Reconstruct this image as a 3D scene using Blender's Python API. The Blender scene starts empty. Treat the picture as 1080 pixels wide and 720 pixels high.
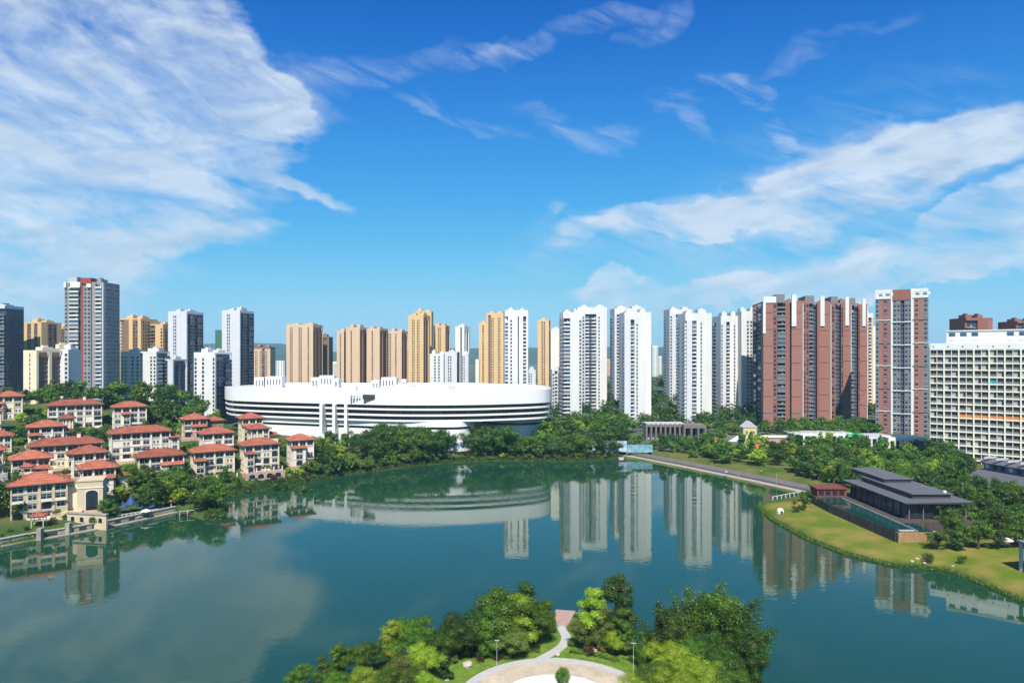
import bpy, bmesh, math, random
import numpy as np
from mathutils import Vector, noise as mnoise

C = bpy.context.scene
COL = C.collection
R = math.radians

# ------------------------------------------------------------------ camera, sky, sun, exposure
F, H, YH, CX = 720.0, 64.0, 375.0, 540.0
cam_d = bpy.data.cameras.new('camera')
cam = bpy.data.objects.new('camera', cam_d); COL.objects.link(cam)
cam.location = (0, 0, H); cam.rotation_euler = (R(90), 0, 0)
cam_d.sensor_width = 36; cam_d.lens = 24.0
cam_d.shift_y = 15/1080
cam_d.clip_start = 1; cam_d.clip_end = 40000
C.camera = cam

SUN_EL, SUN_AZ = R(52), R(183)        # azimuth clockwise from +y: the sun stands behind the camera
world = bpy.data.worlds.new('World'); C.world = world; world.use_nodes = True
def build_world():
    nt = world.node_tree; nt.nodes.clear()
    N = nt.nodes.new; L = nt.links.new
    out = N('ShaderNodeOutputWorld'); bg = N('ShaderNodeBackground'); bg.inputs[1].default_value = 0.05
    L(bg.outputs[0], out.inputs[0])
    sky = N('ShaderNodeTexSky'); sky.sky_type = 'NISHITA'; sky.sun_disc = False
    sky.sun_elevation = SUN_EL; sky.sun_rotation = SUN_AZ
    sky.altitude = 300; sky.air_density = 1.0; sky.dust_density = 0.6; sky.ozone_density = 2.2
    ssep = N('ShaderNodeSeparateXYZ'); L(sky.outputs[0], ssep.inputs[0]); tint = N('ShaderNodeCombineColor')
    for i in range(3):                              # one response curve per channel, as a camera profile has
        dv = N('ShaderNodeMath'); dv.operation = 'MULTIPLY'; L(ssep.outputs[i], dv.inputs[0]); dv.inputs[1].default_value = 0.125
        rp = N('ShaderNodeValToRGB'); rp.color_ramp.interpolation = 'LINEAR'; e = rp.color_ramp.elements
        pts = SKY_CURVE[i]; e[0].position = 0; e[0].color = (0, 0, 0, 1); e[1].position = pts[-1][0]/8; e[1].color = (pts[-1][1]/13,)*3+(1,)
        for x_, y_ in pts[:-1]: q = e.new(x_/8); q.color = (y_/13,)*3+(1,)
        L(dv.outputs[0], rp.inputs[0])
        ml = N('ShaderNodeMath'); ml.operation = 'MULTIPLY'; L(rp.outputs[0], ml.inputs[0]); ml.inputs[1].default_value = 13.0; L(ml.outputs[0], tint.inputs[i])
    tc = N('ShaderNodeTexCoord'); sep = N('ShaderNodeSeparateXYZ'); L(tc.outputs['Generated'], sep.inputs[0])
    def M(op, a, b=None, c=None, clamp=False):
        m = N('ShaderNodeMath'); m.operation = op; m.use_clamp = clamp
        for i, v in enumerate((a, b, c)):
            if v is None: continue
            if isinstance(v, (int, float)): m.inputs[i].default_value = v
            else: L(v, m.inputs[i])
        return m.outputs[0]
    az = M('ARCTAN2', sep.outputs[0], sep.outputs[1]); el = M('ARCSINE', sep.outputs[2])
    def nz(ang, sx, sy, scale, detail, dist=0.0, seed=0.0, rough=0.55):
        ca, sa = math.cos(ang), math.sin(ang)
        u = M('MULTIPLY', M('ADD', M('MULTIPLY', az, ca), M('MULTIPLY', el, sa)), sx)
        v = M('MULTIPLY', M('SUBTRACT', M('MULTIPLY', el, ca), M('MULTIPLY', az, sa)), sy)
        cb = N('ShaderNodeCombineXYZ'); L(u, cb.inputs[0]); L(v, cb.inputs[1]); cb.inputs[2].default_value = seed
        t = N('ShaderNodeTexNoise'); t.inputs['Scale'].default_value = scale; t.inputs['Detail'].default_value = detail
        t.inputs['Roughness'].default_value = rough; t.inputs['Distortion'].default_value = dist
        L(cb.outputs[0], t.inputs['Vector']); return t.outputs[0]
    def px2(px, py):
        a = math.atan((px-CX)/F); e = math.atan((YH-py)/math.hypot(F, px-CX)); return a, e
    # domain warp so that the banks get ragged outlines
    wu = M('MULTIPLY', M('SUBTRACT', nz(0, 1, 1.6, 4.0, 5, 0, 3.1), 0.5), 0.30)
    wv = M('MULTIPLY', M('SUBTRACT', nz(0, 1, 1.6, 4.0, 5, 0, 7.7), 0.5), 0.20)
    azw = M('ADD', az, wu); elw = M('ADD', el, wv)
    def blobs(lst):
        tot = None
        for (px, py, rx, ry, ang, w) in lst:
            a0, e0 = px2(px, py); ca, sa = math.cos(R(ang)), math.sin(R(ang))
            da = M('SUBTRACT', azw, a0); de = M('SUBTRACT', elw, e0)
            u = M('MULTIPLY', M('ADD', M('MULTIPLY', da, ca), M('MULTIPLY', de, sa)), F/rx)
            v = M('MULTIPLY', M('SUBTRACT', M('MULTIPLY', de, ca), M('MULTIPLY', da, sa)), F/ry)
            m = M('MULTIPLY', M('SUBTRACT', 1.0, M('ADD', M('MULTIPLY', u, u), M('MULTIPLY', v, v)), clamp=True), w)
            tot = m if tot is None else M('ADD', tot, m)
        return tot
    bank = blobs(BANK); wisp = blobs(WISP)
    n1 = nz(R(-12), 1.0, 2.6, 5.0, 9, 0.6, 0.0, 0.6)
    n2 = nz(R(-20), 1.0, 5.0, 7.0, 8, 0.9, 5.0, 0.62)
    n3 = nz(R(12), 1.0, 4.0, 9.0, 8, 0.5, 9.0, 0.6)
    bank = M('MINIMUM', bank, 1.0)
    n4 = nz(R(-25), 1.0, 2.2, 16.0, 7, 0.4, 14.0, 0.6)
    nn = M('ADD', M('MULTIPLY', M('SUBTRACT', n1, 0.5), 3.2), M('MULTIPLY', M('SUBTRACT', n4, 0.5), 1.1))
    d1 = M('SUBTRACT', M('ADD', M('MULTIPLY', bank, 1.15), M('MULTIPLY', nn, 1.0)), 0.40, clamp=True)
    d1 = M('MULTIPLY', d1, M('ADD', 0.70, M('MULTIPLY', n3, 0.55)))
    d1 = M('MULTIPLY', d1, M('MULTIPLY', bank, 1.15, clamp=True))
    d2 = M('MULTIPLY', wisp, M('MULTIPLY', M('SUBTRACT', n2, 0.38), 2.8, clamp=True))
    d = M('MINIMUM', M('ADD', M('MULTIPLY', d1, 0.88), M('MULTIPLY', d2, 0.62)), 0.93)
    lowv = M('SUBTRACT', 1.0, M('MULTIPLY', M('MAXIMUM', el, 0.0), 5.5), clamp=True)
    d = M('MAXIMUM', d, M('MULTIPLY', M('MULTIPLY', lowv, lowv), 0.15))
    # cloud brightness varies a little inside the bank
    shade = M('ADD', 0.72, M('MULTIPLY', n3, 0.5))
    cc = N('ShaderNodeMix'); cc.data_type = 'RGBA'; cc.blend_type = 'MULTIPLY'; cc.inputs[0].default_value = 1
    cc.inputs[6].default_value = (*CLOUD, 1)
    cmb = N('ShaderNodeCombineColor'); [L(shade, cmb.inputs[i]) for i in range(3)]
    L(cmb.outputs[0], cc.inputs[7])
    mix = N('ShaderNodeMix'); mix.data_type = 'RGBA'
    L(d, mix.inputs[0]); L(tint.outputs[0], mix.inputs[6]); L(cc.outputs[2], mix.inputs[7])
    L(mix.outputs[2], bg.inputs[0])
SKY_CURVE = (((.8, .03), (1.15, .11), (1.47, .34), (1.8, .58), (2.26, .93), (2.9, 1.5), (3.77, 2.4), (4.9, 3.5), (6.49, 4.7)),
             ((1.3, 1.1), (1.92, 2.0), (2.43, 3.2), (2.9, 4.2), (3.61, 5.4), (4.4, 6.6), (5.55, 8.0), (7.5, 9.5)),
             ((2.2, 5.0), (3.44, 8.0), (4.19, 9.8), (5.0, 11.0), (5.67, 11.6), (7.0, 12.3)))
CLOUD = (9.0, 10.6, 12.6)
#        px   py   rx   ry  angle weight
BANK = [(60, 60, 230, 130, -10, 1.0), (190, 70, 130, 80, -25, 0.85), (250, 110, 70, 60, -20, 0.7), (60, 180, 200, 90, 0, 0.85), (150, 245, 150, 22, 3, .85),
        (-60, 150, 200, 220, 0, 0.8), (40, 275, 190, 30, 0, 0.7), (0, 320, 120, 30, 0, .55), (295, 203, 52, 15, -14, 0.85), (210, 20, 80, 50, -30, 0.4), (295, 70, 80, 50, -20, .42), (330, 125, 60, 24, -5, .36),
        (635, 262, 130, 22, 8, 0.85), (690, 228, 80, 24, 8, 0.95), (580, 232, 22, 18, 55, 0.6), (735, 240, 30, 10, 0, .5),
        (880, 188, 250, 50, 2, 0.95), (1040, 165, 170, 40, 14, 1.0), (790, 200, 120, 26, 5, 0.7),
        (900, 275, 300, 32, 9, 1.0), (1050, 250, 170, 28, 10, 1.0), (800, 300, 260, 17, 4, 1.0), (1060, 285, 90, 10, 3, .5), (700, 306, 120, 9, 3, .6)]
WISP = [(800, 118, 100, 12, -24, 1.0), (735, 97, 50, 9, -8, .8), (690, 125, 50, 14, -30, 0.8), (600, 122, 50, 14, -18, 0.7),
        (510, 125, 80, 12, -20, 0.75), (600, 38, 110, 14, 16, 0.7), (430, 62, 120, 22, 8, 0.5), (530, 48, 36, 12, 0, .8),
        (860, 75, 90, 9, 6, 0.4), (640, 265, 160, 40, 6, .4), (880, 225, 240, 60, 8, .7), (900, 150, 200, 40, 4, .45), (350, 75, 60, 30, 10, .5), (690, 20, 40, 10, 30, .5)]
build_world()

sun_d = bpy.data.lights.new('sun', 'SUN'); sun = bpy.data.objects.new('sun', sun_d); COL.objects.link(sun)
sun_d.energy = 5.0; sun_d.angle = R(0.5); sun_d.color = (1.0, 0.95, 0.87)
_sd = Vector((math.sin(SUN_AZ)*math.cos(SUN_EL), math.cos(SUN_AZ)*math.cos(SUN_EL), math.sin(SUN_EL)))
sun.rotation_euler = (-_sd).to_track_quat('-Z', 'Y').to_euler(); sun.location = (0, -60, 300)
C.view_settings.view_transform = 'Standard'; C.view_settings.look = 'None'
C.view_settings.exposure = 0.55; C.view_settings.gamma = 1.0; C.view_settings.use_curve_mapping = False
C.cycles.max_bounces = 8; C.cycles.diffuse_bounces = 3; C.cycles.glossy_bounces = 3; C.cycles.transmission_bounces = 3
C.cycles.volume_bounces = 0; C.cycles.use_denoising = True; C.cycles.caustics_reflective = False; C.cycles.caustics_refractive = False
C.cycles.sample_clamp_indirect = 6

# ------------------------------------------------------------------ places
def G(px, py, z=0.0):
    d = F*(H-z)/(py-YH); return ((px-CX)/F*d, d)
def X(px, d): return (px-CX)/F*d
def Zp(py, d): return H-(py-YH)/F*d
def PX(x, y): return CX+F*x/y

# ------------------------------------------------------------------ materials
MATS = {}
def mat(name, col, rough=0.7, var=0.12, scale=0.6, spec=0.3, bump=0.0, metallic=0.0, stretch=(1, 1, 1), col2=None, big=0.0):
    if name in MATS: return MATS[name]
    m = bpy.data.materials.new(name); m.use_nodes = True; MATS[name] = m
    nt = m.node_tree; b = nt.nodes['Principled BSDF']; N = nt.nodes.new; L = nt.links.new
    b.inputs['Roughness'].default_value = rough; b.inputs['Metallic'].default_value = metallic
    b.inputs['Specular IOR Level'].default_value = spec
    tc = N('ShaderNodeTexCoord'); mp = N('ShaderNodeMapping'); mp.inputs['Scale'].default_value = stretch
    L(tc.outputs['Object'], mp.inputs[0])
    t = N('ShaderNodeTexNoise'); t.inputs['Scale'].default_value = scale; t.inputs['Detail'].default_value = 6; t.inputs['Roughness'].default_value = .65
    L(mp.outputs[0], t.inputs['Vector'])
    r = N('ShaderNodeValToRGB'); r.color_ramp.elements[0].position = 0.3; r.color_ramp.elements[1].position = 0.72
    c1 = tuple(max(0, c*(1-var)) for c in col); c2 = col2 or tuple(min(1, c*(1+var)) for c in col)
    r.color_ramp.elements[0].color = (*c1, 1); r.color_ramp.elements[1].color = (*c2, 1)
    L(t.outputs[0], r.inputs[0]); L(r.outputs[0], b.inputs['Base Color'])
    if bump:
        bp = N('ShaderNodeBump'); bp.inputs['Strength'].default_value = bump; bp.inputs['Distance'].default_value = 0.3
        L(t.outputs[0], bp.inputs['Height']); L(bp.outputs[0], b.inputs['Normal'])
    return m
M = {}
M['mallw'] = mat('white_cladding', (.74, .73, .71), .55, .06, .1, stretch=(1, 1, .2))
M['white'] = mat('white_paint', (.63, .62, .59), .6, .10, .12, stretch=(1, 1, .15))
M['white2'] = mat('white_render', (.70, .69, .66), .7, .07, .15, stretch=(1, 1, .12))
M['grey'] = mat('grey_wall', (.42, .42, .43), .7, .08, .2)
M['lgrey'] = mat('light_grey_wall_and_shade', (.56, .57, .60), .7, .06, .2)  # grey walls, and the painted shade on left bays of the white towers
M['dgrey'] = mat('dark_grey_wall', (.17, .17, .185), .7, .12, .2)
M['tgrey'] = mat('taupe_grey_wall', (.26, .25, .255), .7, .08, .2)
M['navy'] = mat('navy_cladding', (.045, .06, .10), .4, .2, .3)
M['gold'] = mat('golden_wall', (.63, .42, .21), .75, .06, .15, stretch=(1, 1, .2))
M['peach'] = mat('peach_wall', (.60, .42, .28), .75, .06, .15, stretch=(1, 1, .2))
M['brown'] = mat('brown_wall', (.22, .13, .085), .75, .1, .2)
M['cream'] = mat('cream_wall', (.72, .62, .44), .75, .06, .2)
M['pale'] = mat('pale_cream_wall', (.74, .70, .58), .75, .05, .2)
M['brick'] = mat('brick_cladding', (.29, .13, .097), .8, .1, .35)
M['brickd'] = mat('dark_brick_cladding', (.25, .10, .07), .8, .1, .35)
M['red'] = mat('red_cladding', (.30, .055, .04), .7, .1, .2)
M['glass'] = mat('dark_glass', (.018, .024, .034), .12, .3, .4, spec=.6)
M['glass2'] = mat('curtained_glass', (.13, .15, .17), .25, .4, .5, spec=.5)
M['bglass'] = mat('brownish_glass', (.045, .038, .032), .2, .4, .4, spec=.5)
M['blueglass'] = mat('bluish_glass', (.05, .09, .15), .12, .3, .5, spec=.6)
M['tan'] = mat('tan_stone', (.55, .43, .29), .8, .1, .5)
M['vwhite'] = mat('villa_white', (.70, .635, .53), .75, .08, .5)
M['vcream'] = mat('villa_cream', (.70, .60, .42), .75, .08, .5)
M['pink'] = mat('villa_pink_stone', (.44, .29, .23), .8, .12, .6)
M['wood'] = mat('dark_wood', (.07, .04, .03), .7, .2, 1.0)
M['stone'] = mat('weathered_stone', (.30, .27, .22), .9, .25, .4, bump=.3)
M['conc'] = mat('concrete', (.36, .35, .33), .85, .12, .3)
M['paver'] = mat('grey_brown_paving', (.135, .12, .115), .9, .14, .25, bump=.1)
M['ledge'] = mat('pale_ledge_paving', (.34, .29, .24), .9, .14, .3)
M['path'] = mat('pale_path_paving', (.40, .38, .36), .9, .1, .8)
M['sand'] = mat('tan_plaza_paving', (.42, .34, .24), .9, .2, .35, col2=(.54, .45, .33))
M['plaza'] = mat('white_plaza_paving', (.66, .63, .58), .85, .08, .5)
M['pier'] = mat('pink_pier_paving', (.36, .23, .19), .9, .12, 1.0)
M['metal'] = mat('grey_metal', (.45, .46, .47), .45, .08, 1, metallic=.4)
M['dmetal'] = mat('dark_metal', (.045, .045, .05), .5, .15, 1)
M['slate'] = mat('slate_roof', (.105, .105, .115), .6, .14, .35, stretch=(4, .4, 1))
M['blue'] = mat('blue_canvas', (.025, .07, .17), .7, .1, 1)
M['sky'] = mat('blue_hoarding_print', (.20, .38, .66), .6, .5, .25, col2=(.62, .72, .84))
M['cyan'] = mat('cyan_hoarding_print', (.05, .26, .46), .6, .35, .4, col2=(.32, .52, .50))
M['rock'] = mat('pale_rock', (.42, .37, .30), .9, .14, 1.2, bump=.3)
M['orange'] = mat('orange_paint', (.60, .20, .05), .7, .15, .5)
M['teal'] = mat('teal_paint', (.05, .28, .30), .7, .15, .5)
M['yellow'] = mat('yellow_paint', (.55, .46, .18), .7, .1, .5)
M['green'] = mat('green_roof_sheet', (.03, .42, .13), .6, .1, .5)
M['netting'] = mat('green_netting', (.05, .15, .10), .9, .2, .5)
M['redp'] = mat('red_paint', (.55, .05, .05), .6, .1, .5)
M['rust'] = mat('rusty_stone', (.31, .18, .085), .85, .3, .5, stretch=(3, 3, .6))
M['dkstone'] = mat('dark_streaked_stone', (.07, .055, .045), .8, .45, .6, stretch=(2, 2, .15))
M['maroon'] = mat('maroon_timber', (.17, .045, .035), .7, .2, .6)
M['taupe'] = mat('taupe_render', (.17, .14, .125), .8, .12, .4)
M['bark'] = mat('bark', (.10, .075, .05), .9, .2, 2)
M['carw'] = mat('white_car_paint', (.7, .7, .7), .25, .03, 1, spec=.6)
M['card'] = mat('dark_car_paint', (.04, .05, .07), .25, .05, 1, spec=.6)
M['tyre'] = mat('black_rubber', (.02, .02, .02), .8, .05, 1)
M['bloom'] = mat('parasol_canvas', (.72, .66, .52), .8, .05, 1)
def roof_mat():
    m = mat('red_roof_tile', (.46, .10, .045), .8, .2, .35, col2=(.60, .165, .075), bump=.15)
    nt = m.node_tree; b = nt.nodes['Principled BSDF']
    ramp = [n for n in nt.nodes if n.type == 'VALTORGB'][0]
    w = nt.nodes.new('ShaderNodeTexWave'); w.inputs['Scale'].default_value = .45; w.inputs['Distortion'].default_value = .6
    w.bands_direction = 'Z'; tc = [n for n in nt.nodes if n.type == 'TEX_COORD'][0]
    nt.links.new(tc.outputs['Object'], w.inputs[0])
    mx = nt.nodes.new('ShaderNodeMix'); mx.data_type = 'RGBA'; mx.blend_type = 'MULTIPLY'; mx.inputs[0].default_value = .28
    nt.links.new(ramp.outputs[0], mx.inputs[6]); nt.links.new(w.outputs[0], mx.inputs[7]); oi = nt.nodes.new('ShaderNodeObjectInfo'); hs = nt.nodes.new('ShaderNodeHueSaturation'); mr = nt.nodes.new('ShaderNodeMapRange'); mr.inputs['To Min'].default_value = .72; mr.inputs['To Max'].default_value = 1.15
    nt.links.new(oi.outputs['Random'], mr.inputs[0]); nt.links.new(mr.outputs[0], hs.inputs['Value']); hs.inputs['Saturation'].default_value = .93
    t2 = nt.nodes.new('ShaderNodeTexNoise'); t2.inputs['Scale'].default_value = 1.7; t2.inputs['Detail'].default_value = 3; nt.links.new(tc.outputs['Object'], t2.inputs[0])
    m2 = nt.nodes.new('ShaderNodeMix'); m2.data_type = 'RGBA'; m2.blend_type = 'MULTIPLY'; m2.inputs[0].default_value = .5; nt.links.new(mx.outputs[2], m2.inputs[6]); nt.links.new(t2.outputs[0], m2.inputs[7])
    nt.links.new(m2.outputs[2], hs.inputs['Color']); nt.links.new(hs.outputs[0], b.inputs['Base Color'])
    return m
M['tile'] = roof_mat()
def leaf_mat(name, c1, c2, trans=.2):
    m = bpy.data.materials.new(name); m.use_nodes = True; nt = m.node_tree; nt.nodes.clear(); N = nt.nodes.new; L = nt.links.new
    o = N('ShaderNodeOutputMaterial'); df = N('ShaderNodeBsdfDiffuse'); tr = N('ShaderNodeBsdfTranslucent'); mx = N('ShaderNodeMixShader')
    gl = N('ShaderNodeBsdfGlossy'); gl.inputs['Roughness'].default_value = .45; gl.inputs[0].default_value = (1, 1, 1, 1); mg = N('ShaderNodeMixShader'); mg.inputs[0].default_value = .025
    mx.inputs[0].default_value = trans
    at = N('ShaderNodeAttribute'); at.attribute_name = 'tint'; oi = N('ShaderNodeObjectInfo')
    ramp = N('ShaderNodeMix'); ramp.data_type = 'RGBA'; ramp.inputs[6].default_value = (*c1, 1); ramp.inputs[7].default_value = (*c2, 1)
    L(at.outputs['Fac'], ramp.inputs[0])
    hs = N('ShaderNodeHueSaturation'); mr = N('ShaderNodeMapRange'); mr.inputs['To Min'].default_value = .72; mr.inputs['To Max'].default_value = 1.28
    L(oi.outputs['Random'], mr.inputs[0]); L(mr.outputs[0], hs.inputs['Value'])
    mr2 = N('ShaderNodeMapRange'); mr2.inputs['To Min'].default_value = .485; mr2.inputs['To Max'].default_value = .515
    L(oi.outputs['Random'], mr2.inputs[0]); L(mr2.outputs[0], hs.inputs['Hue'])
    L(ramp.outputs[2], hs.inputs['Color']); L(hs.outputs[0], df.inputs[0]); L(hs.outputs[0], tr.inputs[0])
    L(df.outputs[0], mx.inputs[1]); L(tr.outputs[0], mx.inputs[2]); L(mx.outputs[0], mg.inputs[1]); L(gl.outputs[0], mg.inputs[2]); L(mg.outputs[0], o.inputs[0])
    return m
LM = {'dark': leaf_mat('dark_foliage', (0.017, 0.054, 0.004), (0.062, 0.125, 0.01)),
      'mid': leaf_mat('mid_green_foliage', (0.036, 0.098, 0.005), (0.115, 0.2, 0.014)),
      'lime': leaf_mat('yellow_green_foliage', (0.16, 0.27, 0.012), (0.36, 0.46, 0.03), .35),
      'olive': leaf_mat('olive_foliage', (0.075, 0.125, 0.016), (0.17, 0.21, 0.035)),
      'bush': leaf_mat('shrub_foliage', (0.05, 0.13, 0.008), (0.13, 0.24, 0.02)),
      'red': leaf_mat('maroon_foliage', (.035, .012, .012), (.09, .025, .02)),
      'rust': leaf_mat('rust_foliage', (.14, .05, .015), (.28, .12, .03))}

# ------------------------------------------------------------------ mesh helper
class MB:
    def __init__(s): s.v = []; s.f = []; s.mi = []; s.mats = []
    def m(s, key):
        k = M[key] if isinstance(key, str) else key
        if k not in s.mats: s.mats.append(k)
        return s.mats.index(k)
    def box(s, x0, x1, y0, y1, z0, z1, key):
        if x1 < x0: x0, x1 = x1, x0
        if y1 < y0: y0, y1 = y1, y0
        b = len(s.v); s.v += [(x0, y0, z0), (x1, y0, z0), (x1, y1, z0), (x0, y1, z0), (x0, y0, z1), (x1, y0, z1), (x1, y1, z1), (x0, y1, z1)]
        s.f += [(b, b+3, b+2, b+1), (b+4, b+5, b+6, b+7), (b, b+1, b+5, b+4), (b+1, b+2, b+6, b+5), (b+2, b+3, b+7, b+6), (b+3, b, b+4, b+7)]
        s.mi += [s.m(key)]*6; return s
    def prism(s, pts, z0, z1, key, key_top=None):
        n = len(pts); a = sum(pts[i][0]*pts[(i+1) % n][1]-pts[(i+1) % n][0]*pts[i][1] for i in range(n))
        if a < 0: pts = pts[::-1]
        zz0 = z0 if isinstance(z0, (list, tuple)) else [z0]*n; zz1 = z1 if isinstance(z1, (list, tuple)) else [z1]*n
        b = len(s.v); s.v += [(p[0], p[1], zz0[i]) for i, p in enumerate(pts)]+[(p[0], p[1], zz1[i]) for i, p in enumerate(pts)]
        s.f.append(tuple(b+n+i for i in range(n))); s.mi.append(s.m(key_top or key))
        s.f.append(tuple(b+n-1-i for i in range(n))); s.mi.append(s.m(key))
        for i in range(n):
            j = (i+1) % n; s.f.append((b+i, b+j, b+n+j, b+n+i)); s.mi.append(s.m(key))
        return s
    def tube(s, p0, p1, r0, r1, key, n=6):
        p0, p1 = Vector(p0), Vector(p1); a = (p1-p0)
        q = a.to_track_quat('Z', 'Y'); b = len(s.v)
        for p, r in ((p0, r0), (p1, r1)):
            for i in range(n):
                t = 2*math.pi*i/n; s.v.append(tuple(p+q @ Vector((r*math.cos(t), r*math.sin(t), 0))))
        for i in range(n):
            j = (i+1) % n; s.f.append((b+i, b+j, b+n+j, b+n+i)); s.mi.append(s.m(key))
        s.f.append(tuple(b+n+i for i in range(n))); s.f.append(tuple(b+n-1-i for i in range(n))); s.mi += [s.m(key)]*2
        return s
    def face(s, pts, key):
        b = len(s.v); s.v += [tuple(p) for p in pts]; s.f.append(tuple(range(b, b+len(pts)))); s.mi.append(s.m(key)); return s
    def mesh(s, name):
        me = bpy.data.meshes.new(name); me.from_pydata(s.v, [], s.f)
        for k in s.mats: me.materials.append(k)
        me.polygons.foreach_set('material_index', s.mi); me.update(); return me
    def build(s, name, parent=None, loc=None):
        return put(name, s.mesh(name), parent, loc)
def put(name, me, parent=None, loc=None):
    o = bpy.data.objects.new(name, me); COL.objects.link(o)
    if parent: o.parent = parent
    if loc: o.location = loc
    return o
def tag(o, label=None, cat=None, group=None, kind=None):
    if label: o['label'] = label
    if cat: o['category'] = cat
    if group: o['group'] = group
    if kind: o['kind'] = kind
    return o
def thing(name, label, cat, loc=(0, 0, 0), rot=0, group=None):
    o = bpy.data.objects.new(name, None); COL.objects.link(o); o.location = loc; o.rotation_euler = (0, 0, rot)
    o.empty_display_size = 1
    return tag(o, label, cat, group)
ORD = ['first', 'second', 'third', 'fourth', 'fifth', 'sixth', 'seventh', 'eighth', 'ninth', 'tenth', 'eleventh', 'twelfth', 'thirteenth', 'fourteenth',
       'fifteenth', 'sixteenth', 'seventeenth', 'eighteenth', 'nineteenth', 'twentieth'] + [f'twenty-{w}' for w in ('first', 'second', 'third', 'fourth', 'fifth', 'sixth', 'seventh', 'eighth', 'ninth')] + \
      ['thirtieth'] + [f'thirty-{w}' for w in ('first', 'second', 'third', 'fourth', 'fifth', 'sixth', 'seventh', 'eighth', 'ninth')] + ['fortieth'] + \
      [f'forty-{w}' for w in ('first', 'second', 'third', 'fourth', 'fifth', 'sixth', 'seventh', 'eighth', 'ninth')] + ['fiftieth'] + [f'fifty-{w}' for w in ('first', 'second', 'third', 'fourth', 'fifth', 'sixth', 'seventh', 'eighth', 'ninth')]

# ------------------------------------------------------------------ terrain
LEFT = [(-90, 600), (-40, 585), (0, 577), (60, 566), (110, 557), (165, 545), (188, 540), (215, 549), (238, 547), (240, 540), (232, 530), (246, 523), (300, 513), (335, 507),
        (370, 500), (405, 496), (440, 491), (480, 488), (520, 486), (560, 486), (600, 487), (640, 485), (657, 483)]
RIGHT = [(700, 491), (760, 503), (820, 516), (845, 522), (835, 524), (818, 527), (801, 530), (799, 536), (812, 548), (848, 568), (890, 585), (940, 597), (975, 600), (1003, 604), (1040, 619), (1080, 637), (1150, 674)]
ISLAND = [(860, 770), (815, 730), (795, 712), (765, 700), (720, 692), (680, 684), (650, 674), (625, 658), (607, 646), (587, 646), (568, 652), (535, 662), (490, 676), (440, 690), (385, 704), (335, 726), (285, 760)]
lake = [G(*p) for p in LEFT]+[G(*p) for p in RIGHT]+[(170, 120), (150, 96), (95, 94)]+[G(*p) for p in ISLAND]+[(-70, 92), (-120, 92), (-190, 120)]
LK = np.array(lake)
def seg_dist(px, py, poly, closed=True):
    d = np.full(px.shape, 1e9); inside = np.zeros(px.shape, bool); n = len(poly)
    for i in range(n if closed else n-1):
        ax, ay = poly[i]; bx, by = poly[(i+1) % n]; ex, ey = bx-ax, by-ay
        t = np.clip(((px-ax)*ex+(py-ay)*ey)/(ex*ex+ey*ey+1e-12), 0, 1)
        d = np.minimum(d, np.hypot(px-ax-t*ex, py-ay-t*ey))
        if closed and ay != by:
            c = ((ay > py) != (by > py)) & (px < (bx-ax)*(py-ay)/(by-ay)+ax); inside ^= c
    return d, inside
def shore(x, y):                                   # >0 on land, <0 in the lake, metres
    x = np.asarray(x, float); y = np.asarray(y, float)
    d, ins = seg_dist(x, y, lake); return np.where(ins, -d, d)
qa = [G(657, 481, 0), G(720, 493.5, 0), G(790, 508, 0), G(847, 520.5, 0)]
def offset_line(pts, o):
    r = []
    for i, p in enumerate(pts):
        a = Vector(pts[max(0, i-1)]); b = Vector(pts[min(len(pts)-1, i+1)]); t = (b-a).normalized(); r.append((p[0]-t.y*o, p[1]+t.x*o))
    return r
qb = offset_line(qa, 3.6); qc = offset_line(qa, 12.5); qa0 = offset_line(qa, -.6)
quay_poly = qa0+qc[::-1]
POOL = (125, 140, 224, 281.5)                  # raised pool terrace x0 x1 y0 y1
CP = [(-60, 240, 5), (0, 252, 4), (60, 262, 4), (110, 265, 4.5), (150, 272, 4), (40, 285, 10), (100, 282, 9), (5, 318, 14), (60, 308, 14), (90, 300, 13), (140, 306, 5.5), (60, 345, 18.5), (150, 335, 12),
      (30, 392, 24), (75, 385, 24), (140, 392, 22), (200, 374, 19), (230, 354, 14), (225, 332, 5.5), (275, 346, 8), (265, 382, 16), (315, 362, 7), (20, 395, 29), (60, 425, 36), (130, 425, 38), (185, 430, 36),
      (215, 425, 24), (10, 425, 33), (-60, 380, 24), (-60, 440, 36), (235, 440, 12), (240, 290, 3),
      (360, 390, 4), (420, 420, 4), (480, 425, 4), (560, 430, 4), (620, 440, 4), (660, 445, 5), (330, 420, 5), (280, 480, 5), (420, 520, 5), (540, 520, 6),
      (700, 440, 4), (760, 400, 3.2), (830, 330, 2.8), (850, 290, 2.8), (740, 430, 4), (800, 430, 5), (900, 420, 6), (900, 350, 4), (960, 330, 4), (700, 500, 8), (620, 500, 7), (760, 500, 9),
      (830, 490, 12), (880, 490, 13), (940, 460, 11), (980, 400, 6), (1040, 360, 5), (1100, 380, 6), (860, 540, 14), (640, 600, 13), (700, 650, 17), (600, 620, 12), (760, 650, 16), (680, 760, 26), (780, 760, 22), (600, 760, 16),
      (860, 250, 2.6), (900, 235, 2.6), (950, 215, 2.8), (990, 225, 3.2), (1020, 210, 3.4), (1060, 215, 4), (1075, 190, 3.2), (1000, 190, 2.2), (1060, 170, 2), (1000, 270, 4), (1060, 270, 5), (1000, 320, 4.5),
      (500, 800, 8), (300, 800, 12), (100, 800, 22), (900, 800, 16), (540, 1500, 10), (100, 1500, 14), (1000, 1500, 14), (540, 4000, 8), (100, 3000, 10), (1000, 3000, 10),
      (560, 130, 1.5), (700, 130, 1.5), (400, 125, 1.4), (620, 100, 1.8), (620, 60, 2), (620, -100, 4)]
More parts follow.
